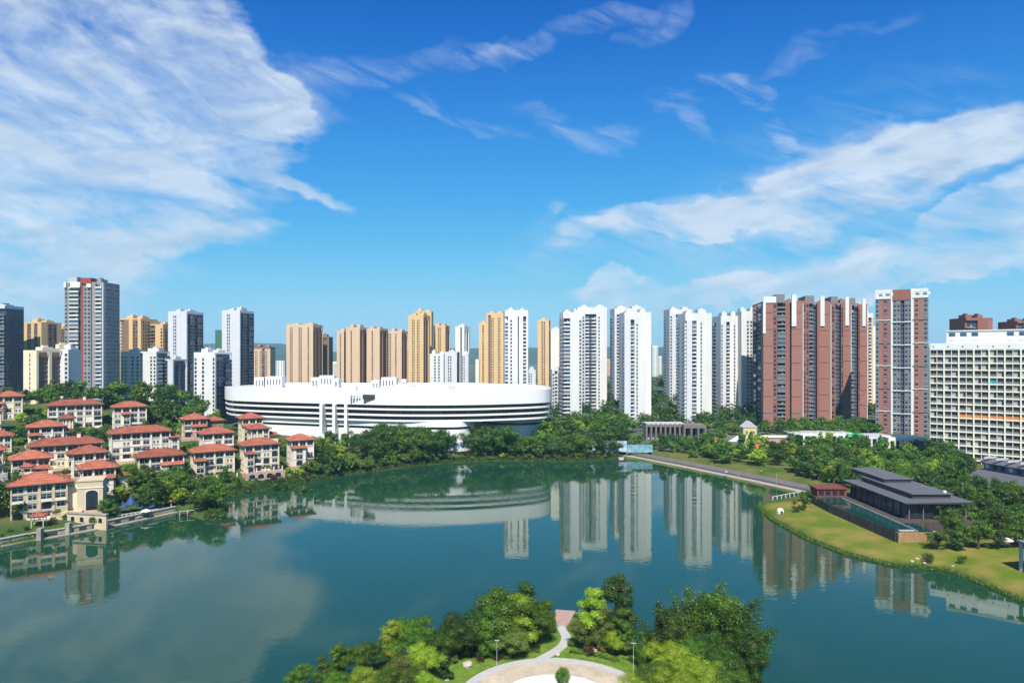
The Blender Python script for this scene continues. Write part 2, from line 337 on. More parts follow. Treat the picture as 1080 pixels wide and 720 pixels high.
CPx = np.array([X(p, d) if d > 0 else 0 for p, d, z in CP]); CPy = np.array([d for p, d, z in CP], float); CPz = np.array([z for p, d, z in CP])
def terrain(x, y):
    x = np.asarray(x, float); y = np.asarray(y, float)
    num = np.zeros(x.shape); den = np.zeros(x.shape)
    for a, b, c in zip(CPx, CPy, CPz):
        w = 1/((x-a)**2+(y-b)**2+60)**1.7; num += w*c; den += w
    base = num/den
    sd = shore(x, y)
    t = np.clip(sd/26, 0, 1); t = t*t*(3-2*t)
    low = np.minimum(base, 1.5)
    h = np.where(sd > 0, low*np.clip(sd/5, 0, 1)**.7 + (base-low)*t, np.maximum(sd*.5, -4))
    h = h-.25*np.exp(-(sd/1.2)**2)
    dq, inq = seg_dist(x, y, quay_poly); h = np.where(inq | (dq < 2.5), np.minimum(h, .6), h)
    inp = (x > POOL[0]+1) & (x < POOL[1]+26) & (y > POOL[2]+1) & (y < POOL[3]); h = np.where(inp, np.minimum(h, 2.4), h)
    return h
def tz(x, y): return float(terrain(np.array([x]), np.array([y]))[0])

def spaced(a, b, fine, lo, hi, grow=1.12):
    xs = list(np.arange(a, b+.01, fine)); s = fine
    while xs[-1] < hi: s *= grow; xs.append(xs[-1]+s)
    s = fine
    while xs[0] > lo: s *= grow; xs.insert(0, xs[0]-s)
    return np.array(xs)
def build_ground():
    gx = spaced(-320, 300, 2.6, -8200, 8200, 1.13); gy = spaced(92, 450, 2.6, -240, 8200, 1.10)
    XX, YY = np.meshgrid(gx, gy); Z = terrain(XX.ravel(), YY.ravel())
    nx, ny = len(gx), len(gy)
    rng = np.random.default_rng(3)
    co = np.stack([XX.ravel(), YY.ravel(), Z], 1)
    idx = np.arange(nx*ny).reshape(ny, nx)
    q = np.stack([idx[:-1, :-1], idx[:-1, 1:], idx[1:, 1:], idx[1:, :-1]], -1).reshape(-1, 4)
    me = bpy.data.meshes.new('ground'); me.vertices.add(len(co)); me.vertices.foreach_set('co', co.ravel())
    me.loops.add(q.size); me.loops.foreach_set('vertex_index', q.ravel().astype(np.int32))
    me.polygons.add(len(q)); me.polygons.foreach_set('loop_start', np.arange(0, q.size, 4, dtype=np.int32)); me.polygons.foreach_set('loop_total', np.full(len(q), 4, np.int32))
    me.update(); me.validate()
    # land cover: 0 rough green, 1 dry mown lawn, 2 built-up ground, 3 clipped green grass
    x, y = co[:, 0], co[:, 1]; sd = shore(x, y); pxv = CX+F*x/np.maximum(y, 1)
    dry = ((x > 92) & (y < 292) & (pxv > 795) & (y > 120)).astype(float)*np.clip((sd-1.2)/3, 0, 1)
    urban = np.clip((y-425)/40, 0, 1)*(pxv > 225) ; urban = np.maximum(urban, np.clip((y-900)/200, 0, 1)*.6)
    mown = ((y < 170) & (np.abs(x) < 80)).astype(float)
    park = ((pxv > 660) & (y > 292) & (y < 425)).astype(float)*.3
    a = me.color_attributes.new('cover', 'FLOAT_COLOR', 'POINT')
    a.data.foreach_set('color', np.stack([np.maximum(dry, park), urban, mown, np.ones_like(x)], 1).astype(np.float32).ravel())
    m = bpy.data.materials.new('ground_cover'); m.use_nodes = True; nt = m.node_tree; b = nt.nodes['Principled BSDF']; N = nt.nodes.new; L = nt.links.new
    b.inputs['Roughness'].default_value = .95; b.inputs['Specular IOR Level'].default_value = .1
    tc = N('ShaderNodeTexCoord')
    def noise(s, d=8): t = N('ShaderNodeTexNoise'); t.inputs['Scale'].default_value = s; t.inputs['Detail'].default_value = d; L(tc.outputs['Object'], t.inputs[0]); return t.outputs[0]
    def ramp(f, c1, c2, a=.3, bb=.7):
        r = N('ShaderNodeValToRGB'); r.color_ramp.elements[0].color = (*c1, 1); r.color_ramp.elements[1].color = (*c2, 1)
        r.color_ramp.elements[0].position = a; r.color_ramp.elements[1].position = bb; L(f, r.inputs[0]); return r.outputs[0]
    n1 = noise(.09); n2 = noise(.55)
    def mixc(f, a_, b_):
        mx = N('ShaderNodeMix'); mx.data_type = 'RGBA'; (L(f, mx.inputs[0]) if not isinstance(f, float) else setattr(mx.inputs[0], 'default_value', f)); L(a_, mx.inputs[6]); L(b_, mx.inputs[7]); return mx.outputs[2]
    rough = mixc(n2, ramp(n1, (.02, .055, .010), (.06, .10, .02)), ramp(n1, (.035, .075, .014), (.11, .11, .04)))
    dryc = mixc(n2, ramp(n1, (.075, .125, .010), (.19, .155, .032), .38, .62), ramp(n1, (.11, .15, .014), (.24, .185, .045), .38, .62))
    urb = mixc(n2, ramp(n1, (.03, .07, .018), (.12, .13, .09)), ramp(n1, (.03, .07, .02), (.16, .16, .13)))
    mow = ramp(n2, (.075, .14, .018), (.15, .22, .03))
    at = N('ShaderNodeAttribute'); at.attribute_name = 'cover'; sp = N('ShaderNodeSeparateColor'); L(at.outputs['Color'], sp.inputs[0])
    c = mixc(sp.outputs[0], rough, dryc); c = mixc(sp.outputs[1], c, urb); c = mixc(sp.outputs[2], c, mow)
    L(c, b.inputs['Base Color'])
    bp = N('ShaderNodeBump'); bp.inputs['Strength'].default_value = .5; bp.inputs['Distance'].default_value = .4; L(noise(1.6), bp.inputs['Height']); L(bp.outputs[0], b.inputs['Normal'])
    me.materials.append(m); me.polygons.foreach_set('use_smooth', np.ones(len(q), bool))
    o = put('ground', me); o['kind'] = 'structure'
build_ground()

def build_water():
    m = bpy.data.materials.new('lake_water'); m.use_nodes = True; nt = m.node_tree; b = nt.nodes['Principled BSDF']; N = nt.nodes.new; L = nt.links.new
    b.inputs['Roughness'].default_value = .018; b.inputs['IOR'].default_value = 1.50; b.inputs['Specular IOR Level'].default_value = .5
    tc = N('ShaderNodeTexCoord'); t = N('ShaderNodeTexNoise'); t.inputs['Scale'].default_value = .012; t.inputs['Detail'].default_value = 5; L(tc.outputs['Object'], t.inputs[0])
    r = N('ShaderNodeValToRGB'); r.color_ramp.elements[0].color = (.009, .044, .020, 1); r.color_ramp.elements[1].color = (.012, .054, .027, 1); L(t.outputs[0], r.inputs[0]); L(r.outputs[0], b.inputs['Base Color'])
    t2 = N('ShaderNodeTexNoise'); t2.inputs['Scale'].default_value = .5; t2.inputs['Detail'].default_value = 4; L(tc.outputs['Object'], t2.inputs[0])
    bp = N('ShaderNodeBump'); bp.inputs['Strength'].default_value = .018; bp.inputs['Distance'].default_value = .5; L(t2.outputs[0], bp.inputs['Height']); L(bp.outputs[0], b.inputs['Normal'])
    mr = N('ShaderNodeMapRange'); mr.inputs['From Min'].default_value = .35; mr.inputs['From Max'].default_value = .65; mr.inputs['To Min'].default_value = .006; mr.inputs['To Max'].default_value = .045
    t3 = N('ShaderNodeTexNoise'); t3.inputs['Scale'].default_value = .02; t3.inputs['Detail'].default_value = 6; L(tc.outputs['Object'], t3.inputs[0]); L(t3.outputs[0], mr.inputs[0]); L(mr.outputs[0], bp.inputs['Strength'])
    me = bpy.data.meshes.new('lake_water'); me.from_pydata([(-340, 60, 0), (260, 60, 0), (260, 440, 0), (-340, 440, 0)], [], [(0, 1, 2, 3)]); me.materials.append(m)
    o = put('water', me); o['kind'] = 'structure'
build_water()

def build_hills():
    m = mat('forested_hillside', (.03, .055, .02), .95, .45, .004, bump=.4)
    rng = random.Random(5); v = []; f = []
    xs = np.linspace(-7000, 7000, 141); rows = [(0, 0.0), (250, .35), (550, .7), (900, 1.0), (1500, .5), (2200, 0.0)]
    for ro, k in rows:
        for x in xs:
            n = mnoise.fractal((x*.0009, ro*.0006, 1.3), 1, 2, 5); n2 = mnoise.noise((x*.00035+3, .2, 4))
            hgt = 250+120*n2+110*n
            z = min(285, .52*max(0, hgt)*k*(1+.25*mnoise.noise((x*.003, ro*.01, 9))))
            v.append((x, 4400+ro+160*mnoise.noise((x*.001, 7, ro)), z-2))
    nx = len(xs)
    for r in range(len(rows)-1):
        for i in range(nx-1): f.append((r*nx+i, r*nx+i+1, (r+1)*nx+i+1, (r+1)*nx+i))
    me = bpy.data.meshes.new('hills'); me.from_pydata(v, [], f); me.materials.append(m); me.polygons.foreach_set('use_smooth', [True]*len(f))
    o = put('hills', me); o['kind'] = 'structure'
build_hills()

def build_haze():
    m = bpy.data.materials.new('haze_air'); m.use_nodes = True; nt = m.node_tree; nt.nodes.clear()
    o = nt.nodes.new('ShaderNodeOutputMaterial'); v = nt.nodes.new('ShaderNodeVolumePrincipled')
    v.inputs['Color'].default_value = (.46, .80, 1.0, 1); v.inputs['Density'].default_value = 0.85e-4; v.inputs['Anisotropy'].default_value = .0
    nt.links.new(v.outputs[0], o.inputs['Volume'])
    b = MB(); b.box(-8300, 8300, -260, 8300, -6, 300, m); ob = b.build('haze'); ob['kind'] = 'stuff'
build_haze()

# quay promenade
def strip(name, pa, pb, z0, z1, key):
    b = MB(); n = len(pa); me = b
    for i in range(n-1): b.prism([pa[i], pa[i+1], pb[i+1], pb[i]], z0, z1, key)
    o = b.build(name); o['kind'] = 'structure'; return o
strip('promenade_ledge', qa0, qb, -2, .75, 'ledge')
strip('promenade', qb, qc, -2, 1.75, 'paver')

# island plaza and paths
def circle3(a, b, c):
    (ax, ay), (bx, by), (cx, cy) = a, b, c; d = 2*(ax*(by-cy)+bx*(cy-ay)+cx*(ay-by))
    ux = ((ax*ax+ay*ay)*(by-cy)+(bx*bx+by*by)*(cy-ay)+(cx*cx+cy*cy)*(ay-by))/d
    uy = ((ax*ax+ay*ay)*(cx-bx)+(bx*bx+by*by)*(ax-cx)+(cx*cx+cy*cy)*(bx-ax))/d
    return ux, uy, math.hypot(ax-ux, ay-uy)
ZI = 1.5
pcx, pcy, pr = circle3(G(492, 719, ZI), G(595, 694, ZI), G(672, 716, ZI))
def ring(name, r0, r1, z, key, n=72):
    b = MB()
    for i in range(n):
        a0, a1 = 2*math.pi*i/n, 2*math.pi*(i+1)/n; p = lambda r, a: (pcx+r*math.cos(a), pcy+r*math.sin(a))
        b.prism([p(r0, a0), p(r1, a0), p(r1, a1), p(r0, a1)] if r0 > 0 else [(pcx, pcy), p(r1, a0), p(r1, a1)], z-.5, z, key)
    o = b.build(name); o['kind'] = 'structure'
ring('plaza_ring_path', pr-2.0, pr, ZI+.10, 'path'); ring('plaza_band', pr-7.4, pr-2.0, ZI+.06, 'sand'); ring('plaza_floor', 0, pr-7.4, ZI+.08, 'plaza')
ctr = [G(px, py, ZI) for px, py in [(560, 701), (572, 694), (585, 687), (594, 680), (597, 672), (593, 664), (591, 657)]]
def smooth(pts, n=8):
    r = []
    for i in range(len(pts)-1):
        p0, p1, p2, p3 = pts[max(0, i-1)], pts[i], pts[i+1], pts[min(len(pts)-1, i+2)]
        for k in range(n):
            t = k/n; r.append(tuple(.5*(2*p1[j]+(p2[j]-p0[j])*t+(2*p0[j]-5*p1[j]+4*p2[j]-p3[j])*t*t+(3*p1[j]-p0[j]-3*p2[j]+p3[j])*t**3) for j in range(2)))
    r.append(tuple(pts[-1])); return r
cl = smooth(ctr)
strip('garden_path', offset_line(cl, -1.05), offset_line(cl, 1.05), ZI-.4, ZI+.14, 'path')
def pier():
    t = thing('pier', 'small pink paved pier jutting into the lake at the end of the garden path', 'pier')
    p = [G(586.5, 660, ZI), G(599, 660, ZI), G(607, 644.5, ZI), G(586, 643, ZI)]
    MB().prism(p, ZI-.3, ZI+.18, 'pier').build('deck', t)
    for q in p: MB().box(q[0]-.25, q[0]+.25, q[1]-.25, q[1]+.25, -3, ZI-.3, 'conc').build('post', t)
pier()

# ------------------------------------------------------------------ trees
def leaf_cloud(rng, clumps, n, size, flat=.35):
    """clumps: rows cx cy cz r w ; returns quads as verts, tint"""
    c = np.array(clumps, float); w = c[:, 4]*c[:, 3]**2; w /= w.sum()
    k = rng.choice(len(c), n, p=w)
    d = rng.normal(size=(n, 3)); d /= np.linalg.norm(d, axis=1)[:, None]
    rad = c[k, 3]*(rng.random(n)**.45)*(1+.18*rng.normal(size=n))
    p = c[k, :3]+d*rad[:, None]*np.array([1, 1, .8])
    nrm = d*1.25+rng.normal(size=(n, 3))*.42+np.array([0, 0, flat]); nrm /= np.linalg.norm(nrm, axis=1)[:, None]
    a = np.cross(nrm, rng.normal(size=(n, 3))); a /= np.linalg.norm(a, axis=1)[:, None]; b = np.cross(nrm, a)
    s = size*(.6+.8*rng.random(n))[:, None]
    q = np.stack([p-a*s, p-b*s*.55, p+a*s, p+b*s*.55], 1)
    ctint = rng.random(len(c))
    tint = np.clip(.5*ctint[k]+.5*rng.random(n), 0, 1)
    return q.reshape(-1, 3), tint
def crown_mesh(name, q, tint, m):
    n = len(tint); me = bpy.data.meshes.new(name); me.vertices.add(4*n); me.vertices.foreach_set('co', q.astype(np.float32).ravel())
    me.loops.add(4*n); me.loops.foreach_set('vertex_index', np.arange(4*n, dtype=np.int32))
    me.polygons.add(n); me.polygons.foreach_set('loop_start', np.arange(0, 4*n, 4, dtype=np.int32)); me.polygons.foreach_set('loop_total', np.full(n, 4, np.int32))
    a = me.attributes.new('tint', 'FLOAT', 'FACE'); a.data.foreach_set('value', tint.astype(np.float32))
    me.materials.append(m); me.update(); return me
def clumps_for(kind, rng, h):
    L = []
    if kind == 'round':
        r = h*.38; cz = h*.58
        for i in range(26):
            d = rng.normal(size=3); d /= np.linalg.norm(d); rr = r*rng.uniform(.45, 1.0)
            L.append((d[0]*rr, d[1]*rr, cz+d[2]*rr*.85, h*rng.uniform(.10, .18), 1))
    elif kind == 'wide':
        r = h*.50; cz = h*.58
        for i in range(34):
            d = rng.normal(size=3); d /= np.linalg.norm(d); rr = r*rng.uniform(.4, 1.0)
            L.append((d[0]*rr, d[1]*rr, cz+d[2]*rr*.62+.06*h*rng.normal(), h*rng.uniform(.09, .18), 1))
    elif kind == 'tall':
        for i in range(38):
            z = h*rng.uniform(.14, .95); t = (z/h-.14)/.83; pr_ = h*.21*math.sin(math.pi*(.18+.78*t))**.7
            a = rng.uniform(0, 6.28); rr = pr_*rng.uniform(.3, 1.0); L.append((rr*math.cos(a), rr*math.sin(a), z, h*rng.uniform(.065, .12), 1))
    elif kind == 'cone':
        for i in range(26):
            t = rng.random()**.8; z = h*(.15+.83*t); pr_ = h*.25*(1-t)+h*.02
            a = rng.uniform(0, 6.28); L.append((pr_*.8*math.cos(a), pr_*.8*math.sin(a), z, h*(.045+.07*(1-t)), 1))
    elif kind == 'feather':                         # leaning plumes, as of bamboo or willow
        for j in range(11):
            a = rng.uniform(0, 6.28); lean = rng.uniform(.08, .42)*h; top = h*rng.uniform(.62, 1.0); nn = 14
            for i in range(nn):
                t = (i+1)/nn; L.append((math.cos(a)*lean*t**1.4+.02*h*rng.normal(), math.sin(a)*lean*t**1.4+.02*h*rng.normal(), top*(.25+.75*t), h*(.13-.07*t), 1))
    elif kind == 'bush':
        for i in range(14):
            a = rng.uniform(0, 6.28); rr = h*.55*math.sqrt(rng.random()); L.append((rr*math.cos(a), rr*math.sin(a), h*rng.uniform(.3, .75), h*rng.uniform(.2, .34), 1))
    return L
def trunk_mesh(name, kind, rng, h, clumps):
    b = MB(); tk = h*.02+.08; top = h*(.5 if kind in ('round', 'wide', 'feather') else .85)
    jit = [(0, 0), (rng.normal()*.01*h, rng.normal()*.01*h), (rng.normal()*.02*h, rng.normal()*.02*h)]
    pts = [(0, 0, -1.2), (*jit[1], top*.5), (*jit[2], top)]
    b.tube(pts[0], pts[1], tk*1.3, tk*.9, 'bark', 7); b.tube(pts[1], pts[2], tk*.9, tk*.4, 'bark', 7)
    for c in clumps[:: max(1, len(clumps)//8)]:
        z0 = min(top, max(top*.35, c[2]*.6)); t = z0/top
        o = (jit[2][0]*t, jit[2][1]*t, z0); b.tube(o, c[:3], tk*.35, tk*.1, 'bark', 5)
    return b.mesh(name)
PROTO = {}; ARR = {}
def proto(kind, tier, variant):
    key = (kind, tier, variant)
    if key in PROTO: return PROTO[key]
    rng = np.random.default_rng(abs(hash((kind, tier, variant, 'x'))) % 1 + {'round': 11, 'wide': 23, 'tall': 37, 'cone': 41, 'feather': 53, 'bush': 67}[kind]*10+variant+{'far': 1000, 'mid': 2000, 'near': 3000}[tier])
    h = 10.0 if kind != 'bush' else 2.0
    n, s = {'far': (1300, .42), 'mid': (4600, .21), 'near': (26000, .105)}[tier]
    if kind == 'bush': n, s = {'far': (260, .20), 'mid': (700, .13), 'near': (2200, .07)}[tier]
    if kind == 'wide': n = int(n*1.3)
    cl_ = clumps_for(kind, rng, h); q, tint = leaf_cloud(rng, cl_, n, s)
    if kind == 'bush': q[:, 2] = np.maximum(q[:, 2], .02)
    ARR[key] = (q, tint); cm = crown_mesh(f'crown_{kind}', q, tint, LM['mid']); tm = trunk_mesh(f'trunk_{kind}', kind, rng, h, cl_) if kind != 'bush' else None
    if kind == 'bush':
        b = MB()
        for a in range(3): b.tube((0, 0, -.3), (.5*math.cos(a*2.1), .5*math.sin(a*2.1), 1.2), .05, .02, 'bark', 5)
        tm = b.mesh('stems')
    PROTO[key] = (cm, tm, h); return PROTO[key]
TREES = []                                          # collected first, so that labels can say the order from the left
def add_tree(x, y, h, kind, leaf, tier, row, wide=1.0, z=None, name='tree', seed=None):
    TREES.append(dict(x=x, y=y, h=h, kind=kind, leaf=leaf, tier=tier, row=row, wide=wide, z=z, name=name, seed=seed))
LEAFWORD = {'dark': 'dark green', 'mid': 'green', 'lime': 'bright yellow-green', 'olive': 'olive green', 'bush': 'fresh green', 'red': 'maroon leaved', 'rust': 'rust coloured'}
KINDWORD = {'round': 'rounded', 'wide': 'broad', 'tall': 'slender', 'cone': 'conical', 'feather': 'feathery', 'bush': 'low'}
def flush_trees():
    rows = {}; rest = []
    big = sorted([t for t in TREES if t['kind'] != 'bush' and -30 < PX(t['x'], t['y']) < 1110], key=lambda t: -t['h']*t['wide']**.5/t['y'])
    keep = set(id(t) for t in big[:285])
    zs = terrain(np.array([t['x'] for t in TREES]), np.array([t['y'] for t in TREES]))
    for t, z in zip(TREES, zs):
        if t['z'] is None: t['z'] = float(z)
        if t['kind'] != 'bush' and id(t) not in keep: rest.append(t); continue
        rows.setdefault(t['row'], []).append(t)
    if rest: rest_trees(rest)
    for row, ts in rows.items():
        ts.sort(key=lambda t: PX(t['x'], t['y']))
        kinds = {}
        for i, t in enumerate(ts):
            r = random.Random(int(t['x']*7+t['y']*13)); v = r.randrange(3); cm, tm, h0 = proto(t['kind'], t['tier'], v)
            s = t['h']/h0; what = 'shrub' if t['kind'] == 'bush' else 'tree'
            word = f"{KINDWORD[t['kind']]} {LEAFWORD[t['leaf']]} {what}"
            lab = f"{word}, {ORD[i] if i < len(ORD) else 'far'} from left {row}" if len(ts) > 1 else f"{word} {row}"
            root = thing(t['name'] if what == 'tree' else 'shrub', lab, what, (t['x'], t['y'], t['z']), r.uniform(0, 6.28), f"{what}s {row}")
            root.scale = (s*t['wide']*r.uniform(.92, 1.1), s*t['wide']*r.uniform(.92, 1.1), s)
            c = put('crown', cm, root); c.material_slots[0].link = 'OBJECT'; c.material_slots[0].material = LM[t['leaf']]
            put('trunk' if what == 'tree' else 'stems', tm, root)
def rest_trees(rest):
    Q = []; Tn = []; mi = []; leaves = sorted(set(t['leaf'] for t in rest)); ms = [LM[l] for l in leaves]
    for t in rest:
        r = random.Random(int(t['x']*7+t['y']*13)); proto(t['kind'], 'far', r.randrange(3)); q, ti = ARR[(t['kind'], 'far', r.randrange(3) if 0 else 0)] if (t['kind'], 'far', 0) in ARR else (proto(t['kind'], 'far', 0), ARR[(t['kind'], 'far', 0)])[1]
        a = r.uniform(0, 6.28); s = t['h']/10; c, sn = math.cos(a), math.sin(a)
        p = np.stack([q[:, 0]*c-q[:, 1]*sn, q[:, 0]*sn+q[:, 1]*c, q[:, 2]], 1)*np.array([s*t['wide'], s*t['wide'], s])+np.array([t['x'], t['y'], t['z']])
        Q.append(p); Tn.append(np.clip(ti*.7+r.random()*.45-.1, 0, 1)); mi += [leaves.index(t['leaf'])]*len(ti)
    me = crown_mesh('background_trees', np.concatenate(Q), np.concatenate(Tn), ms[0])
    for m in ms[1:]: me.materials.append(m)
    me.polygons.foreach_set('material_index', mi); o = put('background_trees', me)
    tag(o, 'mass of smaller green trees filling the groves around the far shore', 'trees', kind='stuff')
def grove(row, n, px0, px1, d0, d1, h0, h1, kinds, leaves, tier='far', sd0=2.0, sd1=1e9, gap=4.0, seed=1, avoid=None, wide=1.0, name='tree', tries=60):
    r = random.Random(seed); cand = [(r.uniform(px0, px1), r.uniform(d0, d1)) for _ in range(n*tries)]
    xs = np.array([X(p, d) for p, d in cand]); ys = np.array([d for p, d in cand]); s = shore(xs, ys); dq, inq = seg_dist(xs, ys, quay_poly)
    got = []
    for x, y, sv, q, iq in zip(xs, ys, s, dq, inq):
        if len(got) >= n: break
        if not (sd0 < sv < sd1) or iq or q < 2.5: continue
        if avoid and avoid(x, y): continue
        if any((x-a)**2+(y-b)**2 < gap*gap for a, b in got): continue
        got.append((x, y)); add_tree(x, y, r.uniform(h0, h1), r.choice(kinds), r.choice(leaves), tier, row, wide, name=name)
def T(px, py_base, py_top, kind, leaf, tier, row, z=None, wide=1.0):
    zz = ZI if z is None else z; x, y = G(px, py_base, zz); h = (py_base-py_top)*y/F
    add_tree(x, y, h, kind, leaf, tier, row, wide, z=zz-.1 if z is None else None)

# ------------------------------------------------------------------ towers
CELL = {}
def cell_mesh(key):
    if key in CELL: return CELL[key]
    b = MB()
    if key[0] == 'P':
        _, pw, slab, g = key; b.box(-pw/2, pw/2, -.06, -.004, 0, 1.5, g); b.box(-pw/2-.1, pw/2+.1, -.32, -.004, -.28, -.06, slab); CELL[key] = b.mesh('window')
    else:
        _, bw, slab, enc, door, rec = key; h = bw/2-.06
        b.box(-h, h, -.55, rec-.01, -.12, .1, slab); b.box(-h, h, -.55, -.40, .1, 1.0, 'grey' if enc and slab == 'white' else slab)
        if enc: b.box(-h+.02, h-.02, -.2, -.1, 1.0, 2.86, enc)
        if door: b.box(bw*.12, bw*.12+min(.8, bw*.3), .6, rec-.02, .12, 2.2, 'lgrey')
        CELL[key] = b.mesh('balcony')
    return CELL[key]
def add_mesh(b, me, loc, rz=0):
    c, s_ = round(math.cos(R(rz)), 6), round(math.sin(R(rz)), 6); n = len(b.v)
    b.v += [(v.co.x*c-v.co.y*s_+loc[0], v.co.x*s_+v.co.y*c+loc[1], v.co.z+loc[2]) for v in me.vertices]
    mi = [b.m(m) for m in me.materials]
    for p in me.polygons: b.f.append(tuple(n+i for i in p.vertices)); b.mi.append(mi[p.material_index])
def slab_tower(label, px0, px1, ytop, d, zb, depth, rot, front, right=None, left=None, core='glass', wall='white', slab='white', crown=None, fh=3.0, seed=0, name='apartment_tower', cat='tower', group=None, rec=1.5, crown_h=3.5, pent=True, extra=None, topcut=0.0):
    """bays: string of kind+width, e.g. 'W2 P3 B4'; W blank, P punched windows, B balcony stack, G dark groove, K blank with floor lines; optional :material"""
    rng = random.Random(seed*77+int(px0)); w = (px1-px0)/F*d; hgt = Zp(ytop, d)-zb-(crown_h if crown else 0)
    x = X((px0+px1)/2, d); root = thing(name, label, cat, (x, d, zb), R(rot), group)
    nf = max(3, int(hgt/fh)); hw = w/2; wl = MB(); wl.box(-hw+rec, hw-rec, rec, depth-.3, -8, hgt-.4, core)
    wl.box(-hw, hw, depth-.3, depth, -8, hgt, wall)
    cells = []; faces = [('front', front, w, 0.0)]
    if right: faces.append(('right', right, depth-.3-rec, rec))
    if left: faces.append(('left', left, depth-.3-rec, rec))
    if not right: wl.box(hw-rec, hw, rec, depth-.3, -8, hgt, wall)
    if not left: wl.box(-hw, -hw+rec, rec, depth-.3, -8, hgt, wall)
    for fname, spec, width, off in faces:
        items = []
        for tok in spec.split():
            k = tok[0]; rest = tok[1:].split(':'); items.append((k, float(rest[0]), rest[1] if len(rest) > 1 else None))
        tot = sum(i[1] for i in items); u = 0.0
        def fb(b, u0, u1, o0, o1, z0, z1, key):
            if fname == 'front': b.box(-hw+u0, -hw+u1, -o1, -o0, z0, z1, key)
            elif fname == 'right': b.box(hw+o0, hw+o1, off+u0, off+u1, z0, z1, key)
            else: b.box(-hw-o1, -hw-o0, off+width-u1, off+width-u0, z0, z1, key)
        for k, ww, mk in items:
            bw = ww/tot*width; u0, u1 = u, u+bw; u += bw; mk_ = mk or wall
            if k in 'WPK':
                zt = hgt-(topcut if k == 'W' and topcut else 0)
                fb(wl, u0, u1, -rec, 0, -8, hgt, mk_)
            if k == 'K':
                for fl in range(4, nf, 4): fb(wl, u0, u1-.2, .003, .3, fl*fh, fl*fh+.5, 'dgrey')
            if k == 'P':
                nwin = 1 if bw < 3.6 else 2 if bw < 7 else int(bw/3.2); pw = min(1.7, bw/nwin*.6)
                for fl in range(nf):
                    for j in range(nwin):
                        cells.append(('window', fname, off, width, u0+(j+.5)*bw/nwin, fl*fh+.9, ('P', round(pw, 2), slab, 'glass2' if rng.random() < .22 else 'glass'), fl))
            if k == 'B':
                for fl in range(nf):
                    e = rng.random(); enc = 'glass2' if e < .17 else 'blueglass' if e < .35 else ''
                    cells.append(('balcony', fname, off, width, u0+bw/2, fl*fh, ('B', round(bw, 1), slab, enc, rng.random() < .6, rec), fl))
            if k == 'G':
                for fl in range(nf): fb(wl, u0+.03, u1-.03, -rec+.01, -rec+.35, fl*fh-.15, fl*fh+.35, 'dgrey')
    for part in ('window', 'balcony'):
        cs = [c for c in cells if c[0] == part]; cs.sort(key=lambda c: (c[1] != 'front', -c[7])); rest = MB(); lim = 100 if d < 590 else 0
        for i, c in enumerate(cs):
            _, fname, off, width, uc, z, key, fl = c; me = cell_mesh(key)
            loc, rz = {'front': ((-hw+uc, 0, z), 0), 'right': ((hw, off+uc, z), 90), 'left': ((-hw, off+width-uc, z), -90)}[fname]
            if i < lim:
                o = put(part, me, root, loc)
                if rz: o.rotation_euler = (0, 0, R(rz))
            else: add_mesh(rest, me, loc, rz)
        if rest.v: rest.build(part, root)['kind'] = 'stuff'
    wl.build('wall', root)
    rf = MB()
    rf.box(-hw+rec+.01, hw-rec-.01, rec+.01, depth-.31, hgt-.4, hgt+.1, 'conc')
    ck = crown or wall
    ch = crown_h if crown else 1.1; tk = .5
    rf.box(-hw-.02, hw+.02, -.02, tk, hgt, hgt+ch, ck); rf.box(-hw-.02, -hw+tk, tk, depth-tk, hgt, hgt+ch, ck); rf.box(hw-tk, hw+.02, tk, depth-tk, hgt, hgt+ch, ck); rf.box(-hw-.02, hw+.02, depth-tk, depth+.02, hgt, hgt+ch, ck)
    if pent:
        n = 1 if w < 14 else 2
        for i in range(n):
            cx = -hw+(i+.5)*w/n+rng.uniform(-.1, .1)*w/n; pw = w/n*rng.uniform(.2, .32); ph = ch+rng.uniform(1.2, 3.2)
            rf.box(cx-pw, cx+pw, depth*.3, depth*.7, hgt+.1, hgt+ph, ck)
            rf.box(cx-pw*.3, cx+pw*.4, depth*.4, depth*.6, hgt+ph, hgt+ph+1.1, wall)
    rf.build('roof', root)
    if extra: extra(root, w, hgt, depth, nf, fh)
    return root
GOLD = 'golden and peach apartment towers'; WHT = 'white apartment towers beyond the lake'

# left skyline
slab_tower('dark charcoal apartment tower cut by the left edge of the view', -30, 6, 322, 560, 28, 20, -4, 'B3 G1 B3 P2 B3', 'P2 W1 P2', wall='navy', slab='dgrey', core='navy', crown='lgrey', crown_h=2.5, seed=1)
def red_stripe(root, w, h, dp, nf, fh):
    b = MB(); b.box(-w*.06, w*.20, -1.0, dp*.5, h, h+4.2, 'red'); b.build('red_headpiece', root)
    b = MB(); b.box(-w*.40, -w*.16, -.6, dp*.6, h, h+5.0, 'grey'); b.build('roof_frame', root)
    b = MB()
    for (x0, x1) in ((-w*.50, -w*.44), (-w*.34, -w*.08), (w*.08, w*.20)): b.box(x0, x1, -.9, -.4, h-3, h+1.2, 'white')
    b.build('white_trim', root)
slab_tower('tallest grey tower with a dark red stripe and white balconies, above the left hill', 67, 110, 299, 515, 28, 19, -4,
           'P2.2:tgrey W.7:tgrey B6 G1.4 W1.6:red P4.5:tgrey G.6 W2.2:tgrey B4 W1:grey', 'P2:tgrey W1:tgrey P2:tgrey', wall='tgrey', slab='white', core='dgrey', seed=2, extra=red_stripe, rec=2.2)
slab_tower('golden tower behind the low cream block at far left', 22, 46, 341, 600, 26, 20, -14, 'W2:gold P2:brown W1.6:gold B1.6:brown W2:gold', 'W1:gold P2:brown W1', wall='gold', core='brown', slab='brown', seed=3, group=GOLD)
